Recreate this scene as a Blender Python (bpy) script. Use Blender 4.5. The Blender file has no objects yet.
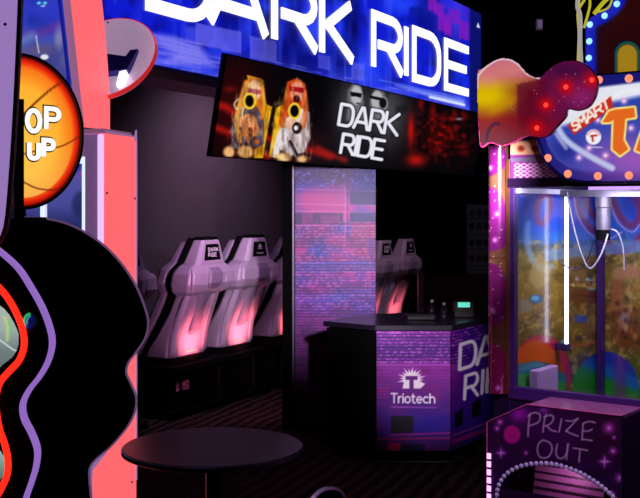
import bpy, bmesh, math, random
import numpy as np
from mathutils import Vector, Matrix

random.seed(7)
rng = np.random.default_rng(7)
SC = bpy.context.scene
COL = SC.collection
PI = math.pi

# ------------------------------------------------------------------ camera
F, CX, HY, EYE = 1080.0, 320.0, 207.0, 1.70
cd = bpy.data.cameras.new('camera')
cam = bpy.data.objects.new('camera', cd)
COL.objects.link(cam)
cam.location = (0, 0, EYE)
cam.rotation_euler = (PI / 2, 0, 0)
cd.sensor_width = 36
cd.lens = F / 640 * 36
cd.shift_y = (HY - 249) / 640
cd.clip_start = 0.05
cd.clip_end = 60
SC.camera = cam
vs = SC.view_settings
vs.view_transform = 'Standard'
vs.look = 'None'
vs.gamma = 1
vs.exposure = 0
vs.use_curve_mapping = False


def V3(x, y, z=0.0):
    return Vector((x, y, z))


def pt(px, py, d):
    """world point at photo pixel and depth"""
    return V3((px - CX) * d / F, d, EYE + (HY - py) * d / F)


class Surf:
    """a flat surface: origin, right, up, normal (towards the viewer)"""

    def __init__(s, o, u, v=(0, 0, 1), n=None):
        s.o = Vector(o)
        s.u = Vector(u).normalized()
        s.v = Vector(v).normalized()
        s.n = s.u.cross(s.v).normalized() if n is None else Vector(n).normalized()

    def off(s, k):
        return Surf(s.o + s.n * k, s.u, s.v, s.n)

    def at(s, px, py):
        c = V3(0, 0, EYE)
        r = V3((px - CX) / F, 1, (HY - py) / F)
        k = (s.o - c).dot(s.n) / r.dot(s.n)
        p = c + r * k - s.o
        return p.dot(s.u), p.dot(s.v)

    def P(s, u, v, n=0.0):
        return s.o + s.u * u + s.v * v + s.n * n

    def pts(s, pix):
        return [s.at(*p) for p in pix]


# ------------------------------------------------------------------ materials
def lin(c):
    c = np.asarray(c, float) / 255.0
    return np.where(c <= 0.04045, c / 12.92, ((c + 0.055) / 1.055) ** 2.4)


def L4(c):
    a = lin(c)
    return (float(a[0]), float(a[1]), float(a[2]), 1)


MATS = {}


def mat(name, col, rough=0.5, metal=0.0, emit=None, es=1.0, var=0.12, scale=40.0, spec=0.5):
    if name in MATS:
        return MATS[name]
    m = bpy.data.materials.new(name)
    m.use_nodes = True
    nt = m.node_tree
    b = nt.nodes['Principled BSDF']
    b.inputs['Roughness'].default_value = rough
    b.inputs['Metallic'].default_value = metal
    b.inputs['Specular IOR Level'].default_value = spec
    tc = nt.nodes.new('ShaderNodeTexCoord')
    nz = nt.nodes.new('ShaderNodeTexNoise')
    nz.inputs['Scale'].default_value = scale
    nz.inputs['Detail'].default_value = 3
    nt.links.new(tc.outputs['Object'], nz.inputs['Vector'])
    rp = nt.nodes.new('ShaderNodeValToRGB')
    c = np.array(L4(col)[:3])
    rp.color_ramp.elements[0].position = 0.3
    rp.color_ramp.elements[1].position = 0.7
    rp.color_ramp.elements[0].color = (*(c * (1 - var)), 1)
    rp.color_ramp.elements[1].color = (*np.minimum(c * (1 + var), 1), 1)
    nt.links.new(nz.outputs['Fac'], rp.inputs['Fac'])
    nt.links.new(rp.outputs['Color'], b.inputs['Base Color'])
    if emit is not None:
        b.inputs['Emission Color'].default_value = L4(emit)
        b.inputs['Emission Strength'].default_value = es
    MATS[name] = m
    return m


def attr_mat(name, emit=0.0, rough=0.45, spec=0.5, coat=0.0):
    """colour read from the mesh's own printed pattern; emit > 0 for screens and back-lit faces"""
    if name in MATS:
        return MATS[name]
    m = bpy.data.materials.new(name)
    m.use_nodes = True
    nt = m.node_tree
    b = nt.nodes['Principled BSDF']
    a = nt.nodes.new('ShaderNodeAttribute')
    a.attribute_name = 'Col'
    b.inputs['Roughness'].default_value = rough
    b.inputs['Specular IOR Level'].default_value = spec
    b.inputs['Coat Weight'].default_value = coat
    if emit:
        b.inputs['Base Color'].default_value = (0.004, 0.004, 0.005, 1)
        nt.links.new(a.outputs['Color'], b.inputs['Emission Color'])
        b.inputs['Emission Strength'].default_value = emit
    else:
        nt.links.new(a.outputs['Color'], b.inputs['Base Color'])
    MATS[name] = m
    return m


def glass_mat(name, tint=(255, 255, 255), refl=0.07, rough=0.02):
    if name in MATS:
        return MATS[name]
    m = bpy.data.materials.new(name)
    m.use_nodes = True
    nt = m.node_tree
    for n in list(nt.nodes):
        nt.nodes.remove(n)
    o = nt.nodes.new('ShaderNodeOutputMaterial')
    t = nt.nodes.new('ShaderNodeBsdfTransparent')
    t.inputs['Color'].default_value = L4(tint)
    g = nt.nodes.new('ShaderNodeBsdfGlossy')
    g.inputs['Roughness'].default_value = rough
    lw = nt.nodes.new('ShaderNodeLayerWeight')
    lw.inputs['Blend'].default_value = 0.25
    mp = nt.nodes.new('ShaderNodeMapRange')
    mp.inputs['To Min'].default_value = refl
    mp.inputs['To Max'].default_value = 0.6
    nt.links.new(lw.outputs['Fresnel'], mp.inputs['Value'])
    x = nt.nodes.new('ShaderNodeMixShader')
    nt.links.new(mp.outputs['Result'], x.inputs['Fac'])
    nt.links.new(t.outputs[0], x.inputs[1])
    nt.links.new(g.outputs[0], x.inputs[2])
    nt.links.new(x.outputs[0], o.inputs['Surface'])
    MATS[name] = m
    return m


SCREEN = lambda: attr_mat('lit_picture', 1.0, 0.35, 0.3)
PRINT = lambda: attr_mat('printed_vinyl', 0, 0.42, 0.4)
BLACK = mat('black_laminate', (9, 8, 11), 0.45, spec=0.3)
MATTE = mat('matt_black', (4, 4, 5), 0.9, spec=0.1)
CHROME = mat('chrome', (200, 195, 205), 0.12, 1.0)
STEEL = mat('brushed_steel', (120, 118, 125), 0.35, 0.8)


# ------------------------------------------------------------------ objects
def tag(o, label=None, cat=None, group=None, kind=None):
    if label:
        o['label'] = label
    if cat:
        o['category'] = cat
    if group:
        o['group'] = group
    if kind:
        o['kind'] = kind
    return o


def thing(name, loc, label, cat, group=None, rz=0.0):
    o = bpy.data.objects.new(name, None)
    o.empty_display_size = 0.1
    COL.objects.link(o)
    o.location = loc
    o.rotation_euler = (0, 0, rz)
    return tag(o, label, cat, group)


def wloc(o):
    p = Vector((0, 0, 0))
    while o is not None:
        p = p + o.location
        o = o.parent
    return p


def obj(name, bm, m, parent=None, local=False, smooth=False, bevel=0.0):
    me = bpy.data.meshes.new(name)
    bmesh.ops.remove_doubles(bm, verts=bm.verts, dist=1e-6)
    bmesh.ops.recalc_face_normals(bm, faces=bm.faces)
    if smooth:
        for f in bm.faces:
            f.smooth = True
    bm.to_mesh(me)
    bm.free()
    o = bpy.data.objects.new(name, me)
    COL.objects.link(o)
    if m is not None:
        me.materials.append(m)
    if parent is not None:
        o.parent = parent
        if not local:
            me.transform(Matrix.Translation(-wloc(parent)))
    if smooth:
        md = o.modifiers.new('edges', 'EDGE_SPLIT')
        md.split_angle = math.radians(42)
    if bevel:
        md = o.modifiers.new('bevel', 'BEVEL')
        md.width = bevel
        md.segments = 2
        md.limit_method = 'ANGLE'
    return o


def NB():
    return bmesh.new()


def b_box(bm, x0, x1, y0, y1, z0, z1):
    v = [bm.verts.new(p) for p in ((x0, y0, z0), (x1, y0, z0), (x1, y1, z0), (x0, y1, z0),
                                   (x0, y0, z1), (x1, y0, z1), (x1, y1, z1), (x0, y1, z1))]
    for f in ((0, 1, 2, 3), (4, 5, 6, 7), (0, 1, 5, 4), (1, 2, 6, 5), (2, 3, 7, 6), (3, 0, 4, 7)):
        bm.faces.new([v[i] for i in f])
    return bm


def s_box(bm, S, u0, u1, v0, v1, n0, n1):
    """box in a surface's own frame"""
    v = [bm.verts.new(S.P(*p)) for p in ((u0, v0, n0), (u1, v0, n0), (u1, v1, n0), (u0, v1, n0),
                                         (u0, v0, n1), (u1, v0, n1), (u1, v1, n1), (u0, v1, n1))]
    for f in ((0, 1, 2, 3), (4, 5, 6, 7), (0, 1, 5, 4), (1, 2, 6, 5), (2, 3, 7, 6), (3, 0, 4, 7)):
        bm.faces.new([v[i] for i in f])
    return bm


def s_prism(bm, S, uv, n0, n1, hole=None):
    """a plate cut to an outline (u, v), between two heights over the surface"""
    loops = [uv] + ([hole] if hole else [])
    rings = []
    for n in (n0, n1):
        ed = []
        vv = []
        for lp in loops:
            vs_ = [bm.verts.new(S.P(u, v, n)) for u, v in lp]
            vv.append(vs_)
            ed += [bm.edges.new((vs_[i], vs_[(i + 1) % len(vs_)])) for i in range(len(vs_))]
        bmesh.ops.triangle_fill(bm, edges=ed, use_beauty=True)
        rings.append(vv)
    for a, b in zip(rings[0], rings[1]):
        k = len(a)
        for i in range(k):
            bm.faces.new((a[i], a[(i + 1) % k], b[(i + 1) % k], b[i]))
    return bm


def z_prism(bm, xy, z0, z1):
    S = Surf((0, 0, 0), (1, 0, 0), (0, 1, 0))
    return s_prism(bm, S, xy, z0, z1)


def tube(bm, pts, r, seg=8, closed=False):
    pts = [Vector(p) for p in pts]
    n = len(pts)
    rings = []
    up = None
    for i, p in enumerate(pts):
        a = pts[(i - 1) % n] if (i > 0 or closed) else p
        b = pts[(i + 1) % n] if (i < n - 1 or closed) else p
        t = (b - a).normalized()
        if up is None:
            up = t.orthogonal().normalized()
        up = (up - t * up.dot(t)).normalized()
        s = t.cross(up)
        rings.append([bm.verts.new(p + (up * math.cos(k * 2 * PI / seg) + s * math.sin(k * 2 * PI / seg)) * r)
                      for k in range(seg)])
    m = n if closed else n - 1
    for i in range(m):
        A, B = rings[i], rings[(i + 1) % n]
        for k in range(seg):
            bm.faces.new((A[k], A[(k + 1) % seg], B[(k + 1) % seg], B[k]))
    if not closed:
        bm.faces.new(rings[0])
        bm.faces.new(rings[-1])
    return bm


def lathe(bm, prof, o=(0, 0, 0), axis=(0, 0, 1), seg=32):
    """prof: list of (radius, height)"""
    ax = Vector(axis).normalized()
    a = ax.orthogonal().normalized()
    b = ax.cross(a)
    o = Vector(o)
    rings = []
    for r, h in prof:
        if r < 1e-6:
            rings.append([bm.verts.new(o + ax * h)])
        else:
            rings.append([bm.verts.new(o + ax * h + (a * math.cos(k * 2 * PI / seg) + b * math.sin(k * 2 * PI / seg)) * r)
                          for k in range(seg)])
    for A, B in zip(rings, rings[1:]):
        if len(A) == 1 and len(B) == 1:
            continue
        for k in range(seg):
            q = [A[k % len(A)], A[(k + 1) % len(A)], B[(k + 1) % len(B)], B[k % len(B)]]
            q = list(dict.fromkeys(q))
            if len(q) > 2:
                bm.faces.new(q)
    return bm


def ball(bm, c, r, seg=14):
    return lathe(bm, [(r * math.sin(PI * i / 8) if 0 < i < 8 else 0, -r * math.cos(PI * i / 8)) for i in range(9)], c, seg=seg)


def loft(bm, rings, cap=True):
    R = [[bm.verts.new(p) for p in r] for r in rings]
    k = len(R[0])
    for A, B in zip(R, R[1:]):
        for i in range(k):
            bm.faces.new((A[i], A[(i + 1) % k], B[(i + 1) % k], B[i]))
    if cap:
        bm.faces.new(R[0])
        bm.faces.new(R[-1])
    return bm


def smoothpts(P, n=6, closed=False):
    """Catmull-Rom through points of any dimension"""
    P = [np.array(p, float) for p in P]
    out = []
    N = len(P)
    rng_ = range(N) if closed else range(N - 1)
    for i in rng_:
        p0 = P[(i - 1) % N] if closed or i > 0 else P[i]
        p1 = P[i]
        p2 = P[(i + 1) % N]
        p3 = P[(i + 2) % N] if closed or i + 2 < N else p2
        for k in range(n):
            t = k / n
            out.append(0.5 * (2 * p1 + (p2 - p0) * t + (2 * p0 - 5 * p1 + 4 * p2 - p3) * t * t + (3 * p1 - p0 - 3 * p2 + p3) * t ** 3))
    if not closed:
        out.append(P[-1])
    return [tuple(p) for p in out]


# ------------------------------------------------------------------ printed / displayed pictures
class Pic:
    """a picture laid on a surface as a fine grid; it is drawn with shapes measured in the photograph"""

    def __init__(s, S, u0, u1, v0, v1, nu, nv, pos=None):
        s.S = S
        s.nu, s.nv = nu, nv
        uu = np.linspace(u0, u1, nu + 1)
        vv = np.linspace(v0, v1, nv + 1)
        s.U, s.Vv = np.meshgrid(uu, vv)
        if pos is None:
            o, a, b = np.array(S.o), np.array(S.u), np.array(S.v)
            s.W = o + s.U[..., None] * a + s.Vv[..., None] * b
        else:
            s.W = pos(s.U, s.Vv)
        s.X = CX + s.W[..., 0] / s.W[..., 1] * F
        s.Y = HY - (s.W[..., 2] - EYE) / s.W[..., 1] * F
        s.C = np.zeros(s.U.shape + (3,))
        s.keep = None

    def fill(s, c):
        s.C[:] = c
        return s

    def mix(s, a, c):
        a = np.clip(a, 0, 1)[..., None]
        s.C = s.C * (1 - a) + np.asarray(c, float) * a

    def vgrad(s, stops, axis='y'):
        q = s.Y if axis == 'y' else s.X
        ps = [p for p, _ in stops]
        s.C = np.stack([np.interp(q, ps, [c[k] for _, c in stops]) for k in range(3)], -1)

    def sd_poly(s, P):
        X, Y = s.X, s.Y
        d = np.full(X.shape, 1e9)
        ins = np.zeros(X.shape, bool)
        n = len(P)
        for i in range(n):
            ax, ay = P[i]
            bx, by = P[(i + 1) % n]
            ex, ey = bx - ax, by - ay
            t = np.clip(((X - ax) * ex + (Y - ay) * ey) / (ex * ex + ey * ey + 1e-9), 0, 1)
            d = np.minimum(d, (X - ax - t * ex) ** 2 + (Y - ay - t * ey) ** 2)
            if abs(ey) > 1e-9:
                c = ((ay > Y) != (by > Y)) & (X < ex * (Y - ay) / ey + ax)
                ins ^= c
        d = np.sqrt(d)
        return np.where(ins, -d, d)

    def sd_line(s, P):
        X, Y = s.X, s.Y
        d = np.full(X.shape, 1e9)
        for (ax, ay), (bx, by) in zip(P, P[1:]):
            ex, ey = bx - ax, by - ay
            t = np.clip(((X - ax) * ex + (Y - ay) * ey) / (ex * ex + ey * ey + 1e-9), 0, 1)
            d = np.minimum(d, (X - ax - t * ex) ** 2 + (Y - ay - t * ey) ** 2)
        return np.sqrt(d)

    def poly(s, P, c, a=1.0, soft=1.0):
        s.mix((0.5 - s.sd_poly(P) / soft) * 1.0 if a == 1.0 else np.clip(0.5 - s.sd_poly(P) / soft, 0, 1) * a, c)

    def line(s, P, w, c, a=1.0, soft=1.0):
        s.mix(np.clip(0.5 - (s.sd_line(P) - w / 2) / soft, 0, 1) * a, c)

    def ell(s, cx, cy, rx, ry, c, a=1.0, soft=1.0, rot=0.0):
        co, si = math.cos(rot), math.sin(rot)
        dx, dy = s.X - cx, s.Y - cy
        q = np.sqrt(((dx * co + dy * si) / rx) ** 2 + ((-dx * si + dy * co) / ry) ** 2)
        s.mix(np.clip(0.5 - (q - 1) * min(rx, ry) / soft, 0, 1) * a, c)

    def blob(s, cx, cy, rx, ry, c, a=1.0, rot=0.0):
        co, si = math.cos(rot), math.sin(rot)
        dx, dy = s.X - cx, s.Y - cy
        s.mix(a * np.exp(-(((dx * co + dy * si) / rx) ** 2 + ((-dx * si + dy * co) / ry) ** 2)), c)

    def noise(s, sx, sy, seed=0):
        """smooth value noise 0..1, cells of sx by sy pixels"""
        r = np.random.default_rng(seed)
        gx = (s.X - s.X.min()) / sx
        gy = (s.Y - s.Y.min()) / sy
        G = r.random((int(gy.max()) + 3, int(gx.max()) + 3))
        ix, iy = gx.astype(int), gy.astype(int)
        fx, fy = gx - ix, gy - iy
        fx, fy = fx * fx * (3 - 2 * fx), fy * fy * (3 - 2 * fy)
        return (G[iy, ix] * (1 - fx) + G[iy, ix + 1] * fx) * (1 - fy) + (G[iy + 1, ix] * (1 - fx) + G[iy + 1, ix + 1] * fx) * fy

    def text(s, txt, o, right, up, w, c, gap=0.28, soft=0.8, a=1.0, font=None):
        x = 0.0
        for ch in txt:
            g, wd = (font or GLYPH)[ch]
            for ln in g:
                s.line([(o[0] + right[0] * (x + p) + up[0] * q, o[1] + right[1] * (x + p) + up[1] * q) for p, q in ln], w, c, a, soft)
            x += wd + gap

    def build(s, name, m, parent, inside=None, flip=False):
        H, Wd = s.U.shape
        keep = np.ones((H, Wd), bool) if inside is None else inside
        idx = -np.ones((H, Wd), int)
        fk = keep[:-1, :-1] & keep[1:, :-1] & keep[:-1, 1:] & keep[1:, 1:]
        used = np.zeros((H, Wd), bool)
        used[:-1, :-1] |= fk
        used[1:, :-1] |= fk
        used[:-1, 1:] |= fk
        used[1:, 1:] |= fk
        idx[used] = np.arange(used.sum())
        off = np.array(wloc(parent)) if parent is not None else np.zeros(3)
        verts = (s.W - off)[used]
        J, I = np.nonzero(fk)
        q = np.stack([idx[J, I], idx[J, I + 1], idx[J + 1, I + 1], idx[J + 1, I]], -1)
        if flip:
            q = q[:, ::-1]
        me = bpy.data.meshes.new(name)
        me.from_pydata(verts.tolist(), [], q.tolist())
        ca = me.color_attributes.new('Col', 'FLOAT_COLOR', 'POINT')
        col = np.ones((len(verts), 4))
        col[:, :3] = lin(np.clip(s.C[used], 0, 255))
        ca.data.foreach_set('color', col.ravel())
        me.materials.append(m)
        o = bpy.data.objects.new(name, me)
        COL.objects.link(o)
        if parent is not None:
            o.parent = parent
        return o


def arc(cx, cy, rx, ry, a0, a1, n=8):
    return [(cx + rx * math.cos(math.radians(a0 + (a1 - a0) * i / n)), cy + ry * math.sin(math.radians(a0 + (a1 - a0) * i / n))) for i in range(n + 1)]


# wide thin display capitals: strokes in units of the cap height, and the width
GLYPH = {
    'D': ([[(0, 0), (0, 1), (.48, 1)] + arc(.48, .62, .3, .38, 90, 0, 5)[1:] + arc(.48, .38, .3, .38, 0, -90, 5)[0:] + [(0, 0)]], .78),
    'A': ([[(0, 0), (.36, 1), (.46, 1), (.82, 0)], [(.14, .3), (.68, .3)]], .82),
    'R': ([[(0, 0), (0, 1), (.5, 1)] + arc(.5, .73, .22, .27, 90, -90, 8)[1:] + [(.12, .46)], [(.38, .46), (.76, 0)]], .76),
    'K': ([[(0, 0), (0, 1)], [(.72, 1), (.14, .52), (.78, 0)]], .78),
    'I': ([[(0, 0), (0, 1)]], .02),
    'E': ([[(.62, 0), (0, 0), (0, 1), (.62, 1)], [(0, .52), (.56, .52)]], .62),
    'T': ([[(0, 1), (.6, 1)], [(.3, 1), (.3, 0)]], .6),
    'r': ([[(0, 0), (0, .68)], [(0, .45), (.12, .64), (.3, .68)]], .3),
    'i': ([[(0, 0), (0, .68)], [(0, .92), (0, .96)]], .03),
    'o': ([arc(.27, .34, .27, .34, 0, 360, 14)], .54),
    't': ([[(.12, .95), (.12, .12), (.22, 0), (.34, 0)], [(0, .68), (.32, .68)]], .34),
    'e': ([[(.02, .34), (.52, .34)] + arc(.27, .34, .26, .34, 0, 310, 12)], .54),
    'c': ([arc(.27, .34, .27, .34, 50, 310, 10)], .5),
    'h': ([[(0, 0), (0, 1)], [(0, .45)] + arc(.24, .4, .24, .28, 150, 0, 6) + [(.48, 0)]], .48),
    'S': ([arc(.27, .75, .26, .25, 20, 230, 8) + arc(.27, .25, .26, .25, 90, -160, 8)], .54),
    'M': ([[(0, 0), (0, 1), (.35, .4), (.7, 1), (.7, 0)]], .7),
    'U': ([[(0, 1), (0, .28)] + arc(.29, .28, .29, .28, 180, 360, 8) + [(.58, 1)]], .58),
    'O': ([arc(.34, .5, .34, .5, 0, 360, 18)], .68),
    'P': ([[(0, 0), (0, 1), (.34, 1)] + arc(.34, .74, .22, .26, 90, -90, 6)[1:] + [(0, .48)]], .56),
    'Z': ([[(0, 1), (.6, 1), (0, 0), (.62, 0)]], .62),
    ' ': ([], .4),
}


def strip(bm, S, pts, th, n0, n1, closed=False):
    """a stroke of even width along (u, v) points, standing off the surface"""
    P = []
    for p in pts:
        q = np.array(p, float)
        if not P or np.linalg.norm(q - P[-1]) > 1e-7:
            P.append(q)
    N = len(P)
    L, R = [], []
    for i in range(N):
        a = P[i - 1] if i > 0 else None
        b = P[i + 1] if i < N - 1 else None
        if closed:
            a = P[(i - 1) % N]
            b = P[(i + 1) % N]
        d1 = (P[i] - a) / (np.linalg.norm(P[i] - a) + 1e-9) if a is not None else None
        d2 = (b - P[i]) / (np.linalg.norm(b - P[i]) + 1e-9) if b is not None else None
        if d1 is None:
            d1 = d2
        if d2 is None:
            d2 = d1
        t = d1 + d2
        t = t / (np.linalg.norm(t) + 1e-9)
        nn = np.array([-t[1], t[0]])
        c = max(0.45, float(nn @ np.array([-d1[1], d1[0]])))
        L.append(P[i] + nn * th / 2 / c)
        R.append(P[i] - nn * th / 2 / c)
    rings = []
    for l, r in zip(L, R):
        rings.append([bm.verts.new(S.P(l[0], l[1], n0)), bm.verts.new(S.P(l[0], l[1], n1)),
                      bm.verts.new(S.P(r[0], r[1], n1)), bm.verts.new(S.P(r[0], r[1], n0))])
    m = N if closed else N - 1
    for i in range(m):
        A, B = rings[i], rings[(i + 1) % N]
        for k in range(4):
            bm.faces.new((A[k], A[(k + 1) % 4], B[(k + 1) % 4], B[k]))
    if not closed:
        bm.faces.new(rings[0])
        bm.faces.new(rings[-1])
    return bm


def glyph_mesh(bm, S, ch, u0, v0, w, h, th, n0, n1):
    g, gw = GLYPH[ch]
    for ln in g:
        pts = [(u0 + th / 2 + (p / gw if gw > .1 else 0) * (w - th), v0 + th / 2 + q * (h - th)) for p, q in ln]
        cl = len(pts) > 3 and abs(pts[0][0] - pts[-1][0]) + abs(pts[0][1] - pts[-1][1]) < 1e-6
        strip(bm, S, pts[:-1] if cl else pts, th, n0, n1, cl)
    return bm


def lamp(name, kind, loc, color, energy, size=0.05, target=None, spot=60, blend=0.6, sy=None):
    l = bpy.data.lights.new(name, kind)
    l.energy = energy
    l.color = tuple(float(x) for x in lin(color))
    if kind == 'AREA':
        l.size = size
        if sy:
            l.shape = 'RECTANGLE'
            l.size_y = sy
    else:
        l.shadow_soft_size = size
    if kind == 'SPOT':
        l.spot_size = math.radians(spot)
        l.spot_blend = blend
    o = bpy.data.objects.new(name, l)
    COL.objects.link(o)
    o.location = loc
    if target is not None:
        o.rotation_euler = (Vector(target) - Vector(loc)).to_track_quat('-Z', 'Y').to_euler()
    return o


# ================================================================== THE HALL
UR = Vector((0.46, 0.888, 0)).normalized()      # direction the sign and the row of seats run
NR = Vector((UR.y, -UR.x, 0))                   # outwards from the ride, towards the aisle


def carpet():
    m = bpy.data.materials.new('carpet')
    m.use_nodes = True
    nt = m.node_tree
    b = nt.nodes['Principled BSDF']
    b.inputs['Roughness'].default_value = 0.95
    b.inputs['Specular IOR Level'].default_value = 0.1
    tc = nt.nodes.new('ShaderNodeTexCoord')
    mp = nt.nodes.new('ShaderNodeMapping')
    mp.inputs['Rotation'].default_value = (0, 0, math.radians(20))
    wv = nt.nodes.new('ShaderNodeTexWave')
    wv.inputs['Scale'].default_value = 3.2
    wv.inputs['Distortion'].default_value = 3.0
    wv.inputs['Detail'].default_value = 2
    nz = nt.nodes.new('ShaderNodeTexNoise')
    nz.inputs['Scale'].default_value = 60
    mx = nt.nodes.new('ShaderNodeMath')
    mx.operation = 'MULTIPLY'
    rp = nt.nodes.new('ShaderNodeValToRGB')
    rp.color_ramp.elements[0].position = 0.1
    rp.color_ramp.elements[0].color = L4((22, 17, 20))
    rp.color_ramp.elements[1].position = 0.6
    rp.color_ramp.elements[1].color = L4((82, 64, 58))
    nt.links.new(tc.outputs['Object'], mp.inputs['Vector'])
    nt.links.new(mp.outputs['Vector'], wv.inputs['Vector'])
    nt.links.new(tc.outputs['Object'], nz.inputs['Vector'])
    nt.links.new(wv.outputs['Fac'], mx.inputs[0])
    nt.links.new(nz.outputs['Fac'], mx.inputs[1])
    nt.links.new(mx.outputs[0], rp.inputs['Fac'])
    nt.links.new(rp.outputs['Color'], b.inputs['Base Color'])
    return m


tag(obj('floor', b_box(NB(), -8, 8, -3, 16, -0.1, 0), carpet()), kind='structure')
tag(obj('ceiling', b_box(NB(), -8, 8, -3, 16, 4.6, 4.7), MATTE), kind='structure')
WALLM = mat('wall_paint', (64, 54, 64), 0.85, var=0.06, scale=6, spec=0.15)
W0 = Vector((-1.22, 9.0, 0)) - NR * 1.7
SW = Surf(W0, UR)
tag(obj('wall_left', s_box(NB(), SW, -6.2, 6.0, 0, 4.6, -0.1, 0), WALLM), kind='structure')
tag(obj('wall_back', b_box(NB(), -3, 8, 15.2, 15.3, 0, 4.6), MATTE), kind='structure')
tag(obj('wall_right', b_box(NB(), 7.9, 8, -3, 15.2, 0, 4.6), MATTE), kind='structure')

# ================================================================== BIG LIT SIGN
K = 4320.0


def row_pt(px, z, k=K):
    d = k / (880 - px)
    return V3((px - CX) * d / F, d, z)


SO = row_pt(100, 2.486)
SG = Surf(SO, row_pt(481, 2.486) - SO)
SLEN = (row_pt(481, 2.486) - SO).length
SH = 1.15
sign = thing('lightbox_sign', SO, 'long blue lit sign with big white capital letters above the white ride seats', 'sign')
obj('housing', s_box(NB(), SG, -0.02, SLEN + 0.02, -0.03, SH + 0.03, -0.3, -0.012), mat('sign_frame', (60, 50, 62), 0.5), sign)
p = Pic(SG, 0, SLEN, 0, SH, 400, 120)
X, Y = p.X, p.Y
p.fill((14, 26, 205))
n1 = p.noise(14, 60, 1)
n2 = p.noise(30, 22, 2)
p.mix((n1 - .4) * 2.2, (6, 8, 96))
p.mix((n2 - .45) * 1.6, (36, 70, 255))
p.mix((p.noise(8, 9, 71) - .55) * 1.6, (8, 12, 120))
p.mix((p.noise(5, 40, 72) - .6) * 1.6, (60, 84, 255))
fl = (Y - (60 + .2 * (X - 160)))  # height in the picture over the bottom line
bot = 65.6 + .178 * (X - 160)
hh = bot - Y
p.mix(np.clip((34 - hh) / 30, 0, 1) * (.35 + .5 * p.noise(26, 3.5, 3)), (80, 86, 236))
p.mix(np.clip((24 - hh) / 20, 0, 1) * (p.noise(40, 2.2, 4) > .52) * .5, (120, 118, 240))
for (a, b, c, d, al) in ((186, 26, 196, 42, .35), (196, 23, 222, 44, .6), (222, 28, 241, 50, .55), (250, 36, 276, 58, .5), (318, 54, 330, 68, .4), (352, 62, 364, 78, .4)):
    p.poly([(a, b), (c, b + .2 * (c - a)), (c, d + .2 * (c - a)), (a, d)], (128, 122, 245), al)
for i in range(26):
    x0 = 165 + rng.random() * 300
    y0 = 40 + .2 * (x0 - 165) + rng.random() * 28
    ln = 6 + rng.random() * 30
    p.line([(x0, y0), (x0 + ln, y0 + .18 * ln)], .7, (150, 150, 250), .5)
for x0 in (182, 196, 222, 241, 252, 276, 345, 352, 364, 371, 386):
    y0 = 22 + .2 * (x0 - 165)
    p.line([(x0, y0), (x0, y0 + 28)], .6, (120, 130, 255), .45)
# brush strokes at the left bottom end
p.poly([(150, 34), (172, 36), (200, 46), (214, 66), (164, 62), (176, 54), (160, 46)], (140, 132, 244), .75, 7)
for k in range(7):
    yy = 34 + 4 * k
    p.line([(152 + (k * 7) % 13, yy), (200, yy + 10)], 1.6, (140, 134, 246), .45)
# magenta blocks top right
for (a, b, c, d) in ((428, -4, 437, 10), (434, 2, 444, 14), (438, 12, 450, 30), (444, 20, 452, 34), (459, 20, 470, 38), (449, 8, 460, 22)):
    p.poly([(a, b), (c, b + 3), (c, d + 3), (a, d)], (150, 28, 190), .75, 2)
p.mix(np.clip((X - 425) / 40, 0, 1) * np.clip((46 - Y) / 30, 0, 1) * .5, (84, 20, 180))
# white streaks near the right bottom
p.poly([(396, 85), (464, 100), (464, 105), (440, 100)], (150, 170, 255), .9, 4)
p.line([(430, 97), (464, 105)], 2.4, (235, 242, 255), .95, 1.5)
p.line([(380, 80), (462, 98)], 1.2, (90, 120, 255), .8, 1.2)
p.mix(np.clip((X - 468) / 3, 0, 1), (12, 18, 105))
p.mix(np.clip((6 - hh) / 5, 0, 1) * (X > 300), (10, 16, 120))
p.poly([(476.6, 27), (480, 28), (478, 22.5)], (235, 240, 255))
p.build('face', SCREEN(), sign)
LETM = mat('lit_white_letters', (240, 240, 250), 0.4, emit=(255, 255, 255), es=1.25)
for ch, a, b in (('D', 145, 212), ('A', 206, 268), ('R', 271, 318), ('K', 319, 354), ('R', 371, 403), ('I', 404, 409.2), ('D', 412, 440), ('E', 444, 469)):
    ua, ub = SG.at(a, 60)[0], SG.at(b, 60)[0]
    obj('letter', glyph_mesh(NB(), SG, ch, ua, 0.285, ub - ua, 0.485, 0.074, -0.004, 0.012), LETM, sign)
obj('bottom_rail', s_box(NB(), SG, -0.03, SLEN + 0.03, -0.075, -0.03, -0.3, 0.035), mat('rail_brown', (205, 175, 170), 0.45), sign)
for u in (1.4, 4.6):
    obj('hanger', tube(NB(), [SG.P(u, SH, -.15), SG.P(u, 4.6 - 2.486, -.15)], .02), BLACK, sign)

# ================================================================== HANGING VIDEO SCREEN
K2 = 4077.0
a_ = math.radians(10)
BO = row_pt(212, 1.991, K2)
vt = NR * math.sin(a_) + V3(0, 0, math.cos(a_))
TV = Surf(BO, UR, vt)
TLEN = (row_pt(474, 1.99, K2) - BO).length
TH = 0.572
tv = thing('hanging_video_screen', BO, 'long black video screen hung below the blue sign, showing two seated players', 'screen')
obj('housing', s_box(NB(), TV, -.015, TLEN + .004, -.008, TH + .008, -.028, -.008), BLACK, tv)
for u in (1.0, 2.7):
    obj('bracket', tube(NB(), [TV.P(u, .40, -.028), TV.P(u, .40, -.028) - NR * .10, TV.P(u, .40, -.028) - NR * .16 + V3(0, 0, .02)], .018), BLACK, tv)
p = Pic(TV, 0, TLEN, 0, TH, 420, 150)
X, Y = p.X, p.Y
p.fill((6, 4, 8))
p.blob(235, 110, 30, 55, (52, 6, 10), .9)
p.blob(300, 150, 26, 20, (60, 8, 10), .7)
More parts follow.
